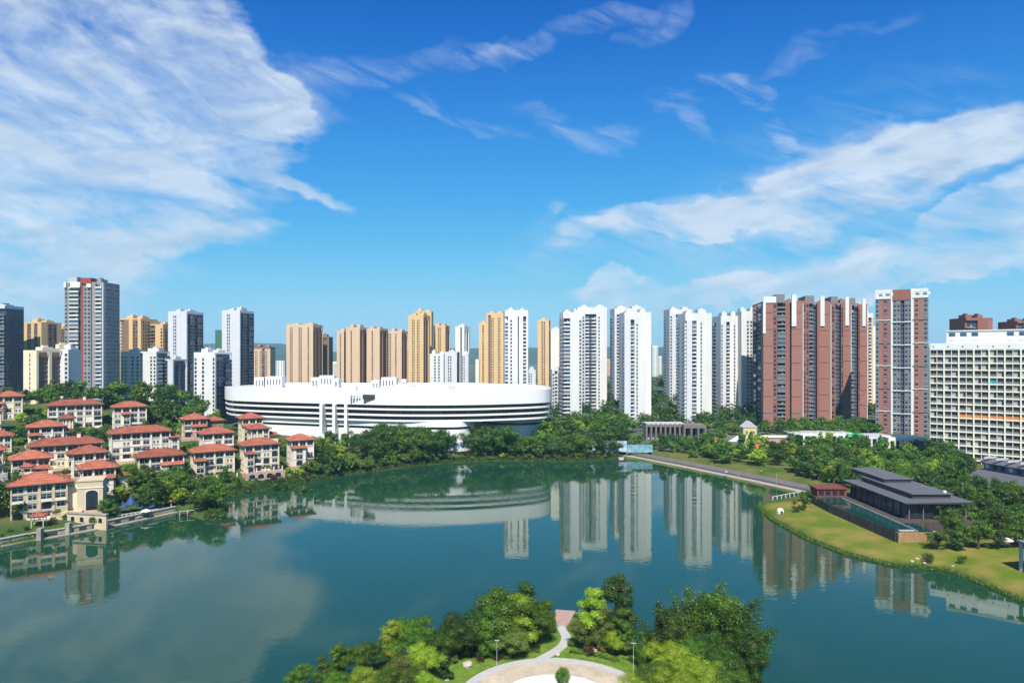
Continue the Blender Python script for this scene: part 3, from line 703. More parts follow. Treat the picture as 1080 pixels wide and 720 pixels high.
slab_tower('brown backed golden tower just left of the tallest grey tower', 47, 68, 344, 640, 26, 20, -8, 'P2:brown B2:brown P2:brown', 'P1 W1', wall='brown', core='brown', slab='brown', crown='gold', crown_h=2.5, seed=4, group=GOLD)
slab_tower('low cream block with dark right flank on the left hill', 22, 41, 371, 440, 30, 18, -18, 'W3:cream P.8:cream W3:cream', 'G2 W.5:cream G2', wall='cream', core='brown', slab='brown', seed=5, name='apartment_block', cat='building')
slab_tower('narrow cream block beside the low cream block', 48, 58, 369, 452, 30, 16, -18, 'W2:cream G1 W1:cream', 'G2 W1:cream', wall='cream', core='brown', slab='brown', seed=6, name='apartment_block', cat='building')
slab_tower('slim white block partly hidden by the tallest grey tower', 58, 72, 370, 455, 30, 14, 0, 'W3 P1.5', wall='white', seed=7, name='apartment_block', cat='building')
slab_tower('golden tower of three bays right behind the tallest grey tower', 124, 150, 337, 620, 24, 22, -10, 'G1.5 W1.6:brown W1.2:gold P1.6:brown W1:gold', 'P1 W1', wall='gold', core='brown', slab='brown', seed=8, group=GOLD)
slab_tower('golden tower with brown middle beside the pale grey twin tower', 151, 173, 343, 630, 24, 20, -10, 'P2:brown B1.6:brown W1.6:gold P1:gold', 'P1 W1', wall='gold', core='brown', slab='brown', seed=9, group=GOLD)
slab_tower('wide white low block behind the hilltop trees', 126, 166, 372, 560, 28, 18, -6, 'P2 W.8 P3 G.8 W2 P2', 'B2 G1 B2', wall='white', core='navy', slab='white', seed=10, name='apartment_block', cat='building')
slab_tower('white block with dark flank left of the pale grey tower', 164, 184, 380, 570, 26, 16, -16, 'W1 G1 W1', 'G2 W.5:navy G2', wall='lgrey', core='navy', slab='navy', seed=11, name='apartment_block', cat='building')
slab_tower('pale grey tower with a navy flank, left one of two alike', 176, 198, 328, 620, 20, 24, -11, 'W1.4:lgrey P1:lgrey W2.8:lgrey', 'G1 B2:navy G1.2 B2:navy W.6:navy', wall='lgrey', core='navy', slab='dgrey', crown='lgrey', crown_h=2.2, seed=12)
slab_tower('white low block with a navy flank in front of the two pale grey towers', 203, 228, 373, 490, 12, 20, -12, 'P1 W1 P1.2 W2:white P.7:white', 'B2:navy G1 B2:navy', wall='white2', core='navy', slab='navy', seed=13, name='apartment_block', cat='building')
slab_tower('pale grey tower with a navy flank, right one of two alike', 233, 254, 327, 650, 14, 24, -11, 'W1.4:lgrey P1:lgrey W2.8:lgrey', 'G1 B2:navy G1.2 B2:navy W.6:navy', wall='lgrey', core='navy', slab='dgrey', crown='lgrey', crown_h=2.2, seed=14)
slab_tower('small tower under green scaffold netting peeping behind a pale grey tower', 227, 234, 349, 720, 14, 14, 0, 'W1:netting', wall='netting', seed=15, pent=False)
slab_tower('reddish brown tower right of the pale grey tower', 266, 285, 366, 930, 14, 20, 0, 'W1 P1 W.6 P1 B1 P1 W1', 'P1', wall='peach', core='brown', slab='brown', crown='brown', crown_h=2.5, seed=16, group=GOLD)
PB = 'P1.4 W1.2 B1 P1.2 W1.2'
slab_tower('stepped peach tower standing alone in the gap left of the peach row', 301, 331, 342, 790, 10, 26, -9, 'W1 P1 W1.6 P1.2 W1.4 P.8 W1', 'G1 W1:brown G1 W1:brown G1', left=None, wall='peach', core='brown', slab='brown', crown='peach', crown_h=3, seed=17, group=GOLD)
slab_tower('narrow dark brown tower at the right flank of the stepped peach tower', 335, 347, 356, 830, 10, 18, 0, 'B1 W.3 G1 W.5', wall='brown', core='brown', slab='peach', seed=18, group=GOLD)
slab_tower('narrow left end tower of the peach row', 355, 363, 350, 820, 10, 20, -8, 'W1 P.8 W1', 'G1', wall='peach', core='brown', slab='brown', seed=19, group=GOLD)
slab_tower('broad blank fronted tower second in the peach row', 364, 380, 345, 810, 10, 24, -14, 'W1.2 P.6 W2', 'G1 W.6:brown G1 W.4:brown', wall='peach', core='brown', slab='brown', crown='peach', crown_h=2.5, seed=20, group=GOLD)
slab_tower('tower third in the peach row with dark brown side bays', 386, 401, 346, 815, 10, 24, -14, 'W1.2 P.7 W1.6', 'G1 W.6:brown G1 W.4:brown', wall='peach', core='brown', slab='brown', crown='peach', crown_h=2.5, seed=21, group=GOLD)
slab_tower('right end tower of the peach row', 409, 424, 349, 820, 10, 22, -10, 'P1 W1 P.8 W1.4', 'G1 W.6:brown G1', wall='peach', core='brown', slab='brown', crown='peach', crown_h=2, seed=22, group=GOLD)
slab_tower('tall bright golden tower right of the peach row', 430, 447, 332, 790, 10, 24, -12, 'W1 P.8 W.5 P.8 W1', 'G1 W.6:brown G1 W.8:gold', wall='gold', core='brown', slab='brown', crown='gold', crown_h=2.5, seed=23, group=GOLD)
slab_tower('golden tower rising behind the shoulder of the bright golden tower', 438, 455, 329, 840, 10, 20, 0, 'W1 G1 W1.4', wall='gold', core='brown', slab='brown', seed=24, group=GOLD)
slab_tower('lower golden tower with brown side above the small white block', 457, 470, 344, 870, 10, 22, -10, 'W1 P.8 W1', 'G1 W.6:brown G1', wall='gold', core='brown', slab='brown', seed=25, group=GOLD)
slab_tower('small white block with square windows behind the mall roof', 453, 468, 374, 700, 10, 16, -6, 'W1 P2.4 W.8', 'G1 W1', wall='white', slab='white', core='navy', seed=26, name='apartment_block', cat='building')
slab_tower('small pale grey block joined right of the square windowed white block', 468, 482, 372, 705, 10, 16, -6, 'W1 P1.2 W1.4', 'G1 W1:navy', wall='lgrey', slab='white', core='navy', seed=27, name='apartment_block', cat='building')
slab_tower('slender white tower with dark right side between golden towers', 480, 490, 345, 820, 10, 22, -14, 'W1.6:pale G.5 W.8', 'G1 W.6:lgrey G1 W.5', wall='white2', core='navy', slab='lgrey', seed=28)
slab_tower('low pale grey block at the foot of the slender white tower', 487, 494, 374, 760, 10, 14, 0, 'P1 W1', wall='lgrey', seed=29, name='apartment_block', cat='building')
slab_tower('shorter golden tower joined left of a tall golden tower', 505, 514, 341, 805, 10, 20, -4, 'W1 P1 W1', wall='gold', core='brown', slab='brown', seed=30, group=GOLD)
slab_tower('tall golden tower joined left of a white tower', 513, 532, 330, 800, 10, 24, -4, 'W.6 G.8 P1 W1.2 P1 W1.2', wall='gold', core='brown', slab='brown', crown='gold', crown_h=2.5, seed=31, group=GOLD)
slab_tower('pale cream sliver of a tower left of the shorter golden tower', 501.5, 505, 380, 640, 10, 12, 0, 'W1:pale', wall='pale', seed=32, pent=False)
slab_tower('white tower joined right of the tall golden tower', 532.5, 557, 327, 562, 10, 22, 4, 'B1 W.5 P1 W1.6 G.4 W1.3 B1 W.6', None, wall='white', core='navy', slab='white', crown='white', crown_h=5, seed=33, group=WHT)
slab_tower('small white block in the gap right of the white and golden pair', 557.5, 565, 391, 800, 14, 14, 0, 'P1 W1', wall='lgrey', seed=34, name='apartment_block', cat='building')
slab_tower('single golden tower standing right of the mall end', 567, 579, 338, 830, 10, 22, -8, 'W.7 P.9 W.7', 'B1 W.5:brown G1', wall='gold', core='brown', slab='brown', seed=35, group=GOLD)
slab_tower('plain pale cream tower half hidden behind the white towers', 581, 594, 349, 640, 12, 14, 0, 'W1:pale W.2:white W1:pale', wall='pale', seed=36)
slab_tower('grey low block of many windows in front of the pale cream tower', 582, 594, 391, 590, 10, 14, 0, 'P1 B1 P1 B1', wall='lgrey', slab='white', core='dgrey', seed=37, name='apartment_block', cat='building')
# white slab towers; light grey left bays have shade painted into their colour
WF = 'W.6 B1.5 W1.6 P1 B1.2 W.5 B1.6 P1 W2'
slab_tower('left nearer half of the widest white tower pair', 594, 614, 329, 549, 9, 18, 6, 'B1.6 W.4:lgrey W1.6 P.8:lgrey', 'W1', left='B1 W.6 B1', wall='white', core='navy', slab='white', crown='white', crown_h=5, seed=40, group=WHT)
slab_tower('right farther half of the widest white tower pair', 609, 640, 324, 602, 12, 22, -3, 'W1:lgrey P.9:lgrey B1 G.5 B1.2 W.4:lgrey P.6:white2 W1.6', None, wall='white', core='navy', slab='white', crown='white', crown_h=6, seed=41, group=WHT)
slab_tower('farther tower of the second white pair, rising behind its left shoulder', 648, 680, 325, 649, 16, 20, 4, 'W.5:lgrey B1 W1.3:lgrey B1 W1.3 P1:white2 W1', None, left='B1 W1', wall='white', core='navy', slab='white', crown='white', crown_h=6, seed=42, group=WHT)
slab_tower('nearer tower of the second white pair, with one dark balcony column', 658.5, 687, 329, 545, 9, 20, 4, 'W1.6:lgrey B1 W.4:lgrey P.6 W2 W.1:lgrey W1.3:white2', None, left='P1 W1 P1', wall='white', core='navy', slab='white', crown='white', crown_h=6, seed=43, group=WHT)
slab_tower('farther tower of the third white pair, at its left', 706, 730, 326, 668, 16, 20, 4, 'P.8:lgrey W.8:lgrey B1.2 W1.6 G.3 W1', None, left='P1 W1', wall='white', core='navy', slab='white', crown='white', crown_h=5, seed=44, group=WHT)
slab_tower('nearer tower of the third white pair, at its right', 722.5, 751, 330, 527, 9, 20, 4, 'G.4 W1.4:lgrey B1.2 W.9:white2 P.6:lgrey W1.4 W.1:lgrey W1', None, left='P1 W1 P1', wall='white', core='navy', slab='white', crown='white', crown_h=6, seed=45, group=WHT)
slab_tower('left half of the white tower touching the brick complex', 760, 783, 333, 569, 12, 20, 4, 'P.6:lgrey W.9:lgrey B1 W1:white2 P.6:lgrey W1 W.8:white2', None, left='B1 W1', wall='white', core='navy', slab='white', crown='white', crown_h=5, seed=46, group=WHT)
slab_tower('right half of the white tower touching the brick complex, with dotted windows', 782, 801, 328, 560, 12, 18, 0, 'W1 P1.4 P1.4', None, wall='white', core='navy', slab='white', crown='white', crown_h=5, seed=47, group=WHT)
# brick towers
def fins(specs, top=0.0, fl=17.0):
    def ex(root, w, h, dp, nf, fh):
        for (u0, u1, kind) in specs:
            b = MB()
            if kind == 'fin': b.box(-w/2+u0*w, -w/2+u1*w, -.75, .8, h-fl, h+5.5, 'white'); b.build('white_fin', root)
            if kind == 'rib': b.box(-w/2+u0*w, -w/2+u1*w, -.55, .05, -8, h-1, 'white'); b.build('white_rib', root)
            if kind == 'cap': b.box(-w/2+u0*w, -w/2+u1*w, -.2, dp*.7, h, h+6.0, 'dgrey'); b.build('roof_cap', root)
            if kind == 'frame':
                b.box(-w/2+u0*w, -w/2+u1*w, -.5, .2, h, h+4.5, 'white'); b.box(-w/2+u0*w-.2, -w/2+u0*w+1.6, -.5, .3, h-22, h, 'white'); b.build('white_frame', root)
    return ex
BK = 'brick apartment towers'
slab_tower('left brick tower of the terracotta complex, with a white framed top corner', 806, 852, 319, 488, 11, 40, -9,
           'K2.6:brick P1.2:brickd B2.2 W1.2:brickd G.5 K2.6:brick W.5:brick P1.6:brickd', None, left='G1 B2:dgrey G1.6 B2:dgrey W1:dgrey', wall='brick', core='navy', slab='dgrey', seed=50, group=BK,
           extra=fins([(0.0, .28, 'frame'), (.28, .47, 'cap'), (.62, .72, 'fin'), (.86, .875, 'rib')]), rec=3.0, name='brick_tower')
slab_tower('middle brick tower of the terracotta complex, with one white fin', 850, 880, 320, 512, 11, 34, -11, 'B2.2 G1 W.6:brickd K2.6:brick W.4:brick P1.2:brickd', None, wall='brick', core='navy', slab='dgrey', seed=51, group=BK,
           extra=fins([(0.0, .30, 'cap'), (.50, .64, 'fin'), (.84, .86, 'rib')]), rec=3.0, name='brick_tower')
slab_tower('third brick tower of the terracotta complex, narrow with a tall white fin', 877, 897, 320.5, 535, 12, 30, -12, 'B2 G1.4 P.8:brickd K2.6:brick', None, wall='brick', core='navy', slab='dgrey', seed=52, group=BK,
           extra=fins([(0.0, .35, 'cap'), (.70, .88, 'fin'), (.97, 1.0, 'rib')]), rec=3.0, name='brick_tower')
slab_tower('rightmost brick tower of the terracotta complex, farthest along its row', 896, 914, 322, 556, 12, 28, -13, 'B2 G1.4 P.6:brickd K2.6:brick', None, wall='brick', core='navy', slab='dgrey', seed=53, group=BK,
           extra=fins([(0.0, .35, 'cap'), (.72, .90, 'fin'), (.97, 1.0, 'rib')]), rec=3.0, name='brick_tower')
slab_tower('pinkish narrow tower between the terracotta complex and the lone brick tower', 913, 921, 330, 600, 14, 18, 0, 'P1:peach B1 W.6:peach', None, wall='peach', core='brown', slab='white', crown='white', crown_h=4, seed=54)
slab_tower('cream sliver of a tower left of the lone brick tower', 920, 927, 345, 640, 14, 14, 0, 'W1:pale', None, wall='pale', seed=55, pent=False)
def lone(root, w, h, dp, nf, fh):
    for s in (-1, 1):
        b = MB(); x0, x1 = (-w/2, -w*.20) if s < 0 else (w*.20, w/2)
        b.box(x0, x1, -.5, .3, h+4.3, h+6.5, 'white'); b.box(x0, x1, -.5, .3, h+.2, h+2.2, 'white')
        for t in (0, .45, .92): b.box(x0+(x1-x0)*t, x0+(x1-x0)*t+2, -.45, .25, h+2.2, h+4.3, 'white')
        b.build('white_frame', root)
        b = MB(); xm = -w*.19 if s < 0 else w*.19; b.box(xm-.45, xm+.45, -.9, .2, -8, h+6.5, 'white'); b.build('white_rib', root)
        b = MB(); b.tube((s*w*.45, 2, h+6), (s*w*.45, 2, h+11), .12, .06, 'white'); b.build('mast', root)
    b = MB(); b.box(-w/2+.3, w/2-.3, 1.2, dp-2, h+.1, h+3.2, 'conc'); b.build('penthouse', root)
    b = MB(); b.box(-w*.17, w*.17, -.3, dp*.6, h-1, h+6.2, 'brickd'); b.build('headpiece', root)
    for fl in range(5, nf, 5):
        b = MB(); b.box(-w*.185, w*.185, -.7, .05, fl*fh, fl*fh+.55, 'white'); b.box(-w/2, -w*.20, -.5, .05, fl*fh+1.5, fl*fh+2.0, 'white' if fl % 10 else 'dgrey'); b.box(w*.20, w/2, -.5, .05, fl*fh+1.5, fl*fh+2.0, 'white' if fl % 10 == 0 else 'dgrey'); b.build('band', root)
slab_tower('lone brick tower with white ribs and twin masts, left of the white grid hotel', 926.5, 975, 315, 462, 9, 26, -29, 'P1:dgrey W.9:brick P1.5:brickd W.8:brick W.4:lgrey P2:dgrey G1 P2:dgrey W.4:lgrey P1.4:brick W.9:brick P1.4:dgrey', None, left='P1 W1', wall='brick', core='navy', slab='lgrey', seed=56, group=BK, extra=lone, name='brick_tower', pent=False, fh=3.1)
slab_tower('dark brick tower top showing above the hotel roof', 1019, 1047, 335, 520, 10, 20, 0, 'B1.4 G.6 W1.8:brickd W.8:brick', None, wall='brickd', core='navy', slab='dgrey', crown='brickd', crown_h=2, seed=57, name='brick_tower', group=BK)
slab_tower('dark brick tower top above the hotel at the right edge', 1073, 1100, 340, 500, 10, 20, 0, 'G1 W1:brickd G1 W1:brickd', None, wall='brickd', core='navy', slab='dgrey', seed=58, name='brick_tower', group=BK)
# far background buildings in the gaps
for i, (p0, p1, yt, d, k, lab) in enumerate([(291, 300, 381, 1300, 'white2', 'tiny distant white block left of the stepped peach tower'), (347, 355, 382, 1200, 'pale', 'tiny distant pale block in the gap before the peach row'),
        (688, 694, 365, 1700, 'white2', 'distant slim white tower seen between the second and third white pairs'), (694.5, 698, 376, 1900, 'pale', 'distant pale block just right of the slim distant tower'), (701, 706, 378, 1800, 'peach', 'distant pinkish block touching the third white pair'),
        (640, 646, 379, 1800, 'peach', 'distant pinkish block between the first and second white pairs'), (752, 758, 377, 1700, 'white2', 'distant white block right of the third white pair'), (753, 760, 398, 700, 'pale', 'low cream block with square windows before the fourth white tower'),
        (1003, 1016, 372, 1500, 'pale', 'distant low block behind the hotel')]):
    slab_tower(lab, p0, p1, yt, d, 8 if d > 900 else 16, 14, 0, 'P1 W.3 P1', None, wall=k, slab=k, seed=80+i, name='distant_building', cat='building', pent=False)

# ------------------------------------------------------------------ hotel with white grid front
def hotel():
    p0 = Vector((X(980.5, 386), 386)); p1 = Vector((X(1112, 352), 352)); t = (p1-p0); w = t.length; ang = math.atan2(t.y, t.x)
    zb = 3.0; top = Zp(362, 386); root = thing('hotel', 'white grid fronted slab hotel with deep balconies at the right edge', 'building', (p0.x, p0.y, zb), ang)
    h = top-zb; nfl = 17; fh = (h-3.5)/nfl; nb = 8; bw = w/nb; dep = 18
    b = MB(); b.box(0, w, 1.5, dep, -4, h-.6, 'white2'); b.box(-.003, .4, 0, 1.5, -4, h, 'white'); b.build('wall', root)
    fr = MB()
    for i in range(nb*2+1):
        u = i*bw/2; tk = .34 if i % 2 == 0 else .14; o = -.25 if i % 2 == 0 else .25
        fr.box(max(u-tk, 0.41), u+tk, o, 1.5, -4, h-3.4, 'pale')
    for k in range(nfl+1): fr.box(.41, w, 0, 1.497, k*fh-.34, k*fh+.34, 'pale')
    fr.box(.41, w, -.1, 1.49, h-3.4, h, 'white2'); fr.build('grid_frame', root)
    pr_ = MB()
    for i in range(0, nb): pr_.box(i*bw+1.4, i*bw+2.2, -.14, -.1, h-2.4, h-1.5, 'dgrey')
    pr_.build('parapet_vent', root)
    # windows: each opening one pane with blind and railing
    def wmesh(kind):
        m = MB(); ww = bw/2-.5; hh = fh-.7; m.box(-ww/2, ww/2, .9, 1.49, 0, hh, {'a': 'bglass', 'b': 'bglass', 'c': 'glass', 'o': 'rust', 'g': 'teal'}[kind])
        if kind in 'ac': m.box(-ww/2, ww/2, .5, .56, 0, hh*.38, 'dgrey')
        if kind == 'b': m.box(-ww/2, ww*.1, .8, .89, 0, hh, 'conc')
        if kind == 'o': m.box(-ww/2, ww/2, .4, .5, 0, hh*.5, 'orange')
        m.box(-.04, .04, .82, .89, 0, hh, 'dgrey'); return m.mesh('window')
    me = {k: wmesh(k) for k in 'abcog'}; rng = random.Random(4); cells = []
    for k in range(nfl):
        for j in range(nb*2):
            kind = rng.choice('aaabc');
            if k == 7 and j >= 4: kind = 'o'
            if k == 12 and j == 8: kind = 'g'
            cells.append((k, j, kind))
    cells.sort(key=lambda c: (c[1] > 12, -c[0]))
    rest = MB()
    for n, (k, j, kind) in enumerate(cells):
        loc = ((j+.5)*bw/2, 0, k*fh+.345)
        if n < 100: put('window', me[kind], root, loc)
        else:
            s = me[kind]; base = len(rest.v); rest.v += [tuple(v.co+Vector(loc)) for v in s.vertices]
            for p in s.polygons: rest.f.append(tuple(base+i for i in p.vertices)); rest.mi.append(rest.m(s.materials[p.material_index]))
    o = rest.build('window', root); o['kind'] = 'stuff'
    up = MB(); x0 = w*.14
    up.box(x0, w, 3, dep-2, h-.5, h+6.5, 'white2'); up.box(x0-.3, w, 2.6, dep-1.6, h+6.5, h+7.2, 'white'); up.build('roof_storey', root)
    for i in range(9):
        a = x0+1.2+i*(w-x0)/9
        if i in (3, 4): continue
        MB().box(a, a+3.0, 2.9, 3.0, h+3.8, h+5.8, 'blueglass').build('roof_window', root); MB().box(a, a+3.0, 2.9, 3.0, h+.8, h+2.2, 'lgrey').build('roof_window', root)
hotel()

# ------------------------------------------------------------------ shopping mall
def mall():
    root = thing('shopping_mall', 'long white curved shopping mall with dark ribbon windows on the far shore', 'building')
    up = [(237, 492), (240, 478), (252, 468), (285, 456), (325, 446), (350, 440), (375, 435), (400, 430), (430, 427), (465, 427), (500, 430), (535, 437), (562, 445), (577, 454), (581, 468), (576, 500), (560, 530)]
    U = smooth([(X(p, d), d) for p, d in up], 7)+[(-40, 560), (-190, 555)]
    lo = [(262, 490), (268, 470), (285, 460), (325, 450), (350, 444), (375, 439), (400, 433), (440, 429), (470, 428), (487, 430), (497, 437), (499, 447), (495, 470)]
    Lw = smooth([(X(p, d), d) for p, d in lo], 7)+[(-60, 540), (-180, 540)]
    wing = [(505, 470), (520, 456), (545, 453), (562, 456), (572, 464), (574, 480), (570, 510)]
    Wg = smooth([(X(p, d), d) for p, d in wing], 7)+[(-10, 530)]
    def inset(P, o):
        n = len(P); a = sum(P[i][0]*P[(i+1) % n][1]-P[(i+1) % n][0]*P[i][1] for i in range(n)); s = 1 if a > 0 else -1; r = []
        for i in range(n):
            p, q = Vector(P[i-1]), Vector(P[(i+1) % n]); t = (q-p).normalized(); r.append((P[i][0]-t.y*o*s, P[i][1]+t.x*o*s))
        return r
    zt = 41.2
    MB().prism(U, 33.0, zt-1, 'mallw').build('upper_wall', root)
    pr_ = MB(); I = inset(U, .8); n = len(U)
    for i in range(n):
        j = (i+1) % n; pr_.prism([U[i], U[j], I[j], I[i]], zt-1.003, zt+.6, 'mallw')
    pr_.build('parapet', root)
    def ribbon(P, z0, z1):
        b = MB(); Q = inset(P, 2.6); b.prism(Q, z0-.02, z1+.02, 'glass')
        n = len(P)
        for i in range(0, n-3, 3):
            p, q = Vector(P[i]), Vector(P[i+1]); t = (q-p).normalized(); c = Vector(Q[i]); b.prism([tuple(c+t*.08), tuple(c-t*.08), tuple(c-t*.08+Vector((t.y, -t.x))*.2), tuple(c+t*.08+Vector((t.y, -t.x))*.2)], z0, z1, 'dgrey')
        b.build('ribbon_window', root)
    ribbon(U, 30.8, 33.0); MB().prism(inset(U, .4), 29.7, 30.8, 'mallw').build('fascia', root)
    ribbon(U, 27.1, 29.7); MB().prism(inset(U, .8), 26.0, 27.1, 'mallw').build('fascia', root)
    ribbon(inset(U, 1), 23.6, 26.0)
    MB().prism(inset(U, 1.6), 22.5, 23.6, 'mallw').build('fascia', root)
    MB().prism(Lw, 19.2, 22.5, 'mallw').build('fascia', root); ribbon(Lw, 17.5, 19.2); MB().prism(inset(Lw, .5), 2, 17.5, 'mallw').build('lower_wall', root)
    MB().prism(Wg, 19.4, 22.5, 'lgrey').build('fascia', root); ribbon(Wg, 17.8, 19.4); MB().prism(inset(Wg, .5), 2, 17.8, 'mallw').build('lower_wall', root)
    for p in (338.5, 352, 364.5):
        d = 436; MB().box(X(p, d)-.9, X(p, d)+.9, d-.2, d+9, 14, 33.1, 'mallw').build('column', root)
    # sloping stair wall and entrance at the bulge
    MB().prism([(X(381, 432), 432), (X(390, 432), 432), (X(390, 440), 440), (X(381, 440), 440)], [4, 4, 4, 4], [15, 8, 8, 15], 'lgrey').build('stair_wall', root)
    MB().box(X(383, 432), X(396, 432), 430.6, 434, Zp(421, 431), Zp(416, 431), 'dmetal').build('screen', root)
    sg = MB()
    for p in (368.5, 371.5, 375, 378): sg.box(X(p, 433), X(p+1.8, 433), 433.0, 435.5, Zp(420, 433), Zp(416.5, 433), 'lgrey')
    sg.build('sign', root)
    # low dome and plant on the roof
    dm = MB(); nx = 40
    for i in range(nx):
        a, c = -100+i*70/nx, -100+(i+1)*70/nx; hz = lambda x: zt-.9+3.6*max(0, 1-((x+65)/36)**2)
        dm.prism([(a, 440), (c, 440), (c, 500), (a, 500)], zt-1.2, [hz(a), hz(c), hz(c), hz(a)], 'mallw')
    dm.build('roof_dome', root)
    rng = random.Random(9)
    for p in (373, 398, 406, 412, 418, 432, 447, 455, 462, 468, 474):
        x = X(p, 446); s = rng.uniform(1, 2.6); z = zt+rng.uniform(0, 1)
        MB().box(x, x+s*1.6, 441, 443+s, zt-1, zt+1.2+s*.9, rng.choice(['lgrey', 'grey', 'mallw'])).build('roof_unit', root)
    for p0, p1, y, k in ((268, 278, 398, 'white2'), (280, 297, 397, 'mallw'), (328, 337, 398, 'lgrey'), (337, 352, 396, 'white2'), (352, 357, 399, 'lgrey'), (392, 400, 401, 'white2'), (402, 418, 398, 'mallw'), (423, 428, 400, 'white2')):
        d = 505; r = MB(); r.box(X(p0, d), X(p1, d), d, d+9, zt-1, Zp(y, d), k)
        for q in np.arange(p0+1.5, p1-2, 3.2): r.box(X(q, d), X(q+1.6, d), d-.06, d-.004, Zp(y+9, d), Zp(y+3, d), 'glass2')
        r.build('roof_house', root)
mall()

# ------------------------------------------------------------------ red roofed villas
def hip(b, x0, x1, y0, y1, z, pitch, th=.4, key='tile', under='wood'):
    w, d = x1-x0, y1-y0; s = min(w, d)/2; r = s*pitch
    if w >= d: a, c = (x0+s, (y0+y1)/2, z+r), (x1-s, (y0+y1)/2, z+r)
    else: a, c = ((x0+x1)/2, y0+s, z+r), ((x0+x1)/2, y1-s, z+r)
    P = [(x0, y0, z), (x1, y0, z), (x1, y1, z), (x0, y1, z)]
    if w >= d: fs = [(P[0], P[1], c, a), (P[1], P[2], c), (P[2], P[3], a, c), (P[3], P[0], a)]
    else: fs = [(P[0], P[1], a), (P[1], P[2], c, a), (P[2], P[3], c), (P[3], P[0], a, c)]
    for f_ in fs: b.face(f_, key)
    b.box(x0+.02, x1-.02, y0+.02, y1-.02, z-th, z-.01, under)
    for e in ((P[0], a), (P[3], a), (P[1], c), (P[2], c), (a, c)) if w >= d else ((P[0], a), (P[1], a), (P[2], c), (P[3], c), (a, c)):
        if (Vector(e[0])-Vector(e[1])).length > .1: b.tube(e[0], e[1], .16, .16, key, 5)
WM = {}
def win_mesh(kind, w, h):
    k = (kind, round(w, 1), round(h, 1))
    if k in WM: return WM[k]
    w, h = k[1], k[2]; b = MB()
    if kind == 'win':
        b.box(-w/2, w/2, -.05, .0, 0, h, 'glass')
        for (a, c, e, g) in ((-w/2-.12, -w/2, 0, h), (w/2, w/2+.12, 0, h), (-w/2-.12, w/2+.12, h, h+.14), (-w/2-.25, w/2+.25, -.2, 0)): b.box(a, c, -.14 if e >= 0 else -.3, .0, e, g, 'vwhite')
        b.box(-.05, .05, -.1, -.051, 0, h, 'lgrey')
        if kind == 'win' and h > 1.5: b.box(-w/2, -.051, -.1, -.051, h*.66, h*.66+.08, 'lgrey'); b.box(.051, w/2, -.1, -.051, h*.66, h*.66+.08, 'lgrey')
    if kind == 'arch':
        pts = [(-w/2, 0)]+[(-w/2*math.cos(t), h-w*.3+w*.3*math.sin(t)) for t in np.linspace(0, math.pi, 9)]+[(w/2, 0)]
        for y0, y1, gx, key in ((-.06, 0, 1.12, 'vwhite'), (-.12, -.061, 1.0, 'glass')):
            q = [(p[0]*gx, p[1]*(1+.04*(gx > 1))) for p in pts]; n = len(q); base = len(b.v)
            b.v += [(p[0], y0, p[1]) for p in q]+[(p[0], y1, p[1]) for p in q]
            b.f.append(tuple(base+i for i in range(n))[::-1]); b.mi.append(b.m(key))
            for i in range(n): j = (i+1) % n; b.f.append((base+i, base+j, base+n+j, base+n+i)); b.mi.append(b.m(key))
    WM[k] = b.mesh('window'); return WM[k]
VG = 'red roofed villas on the left slope'
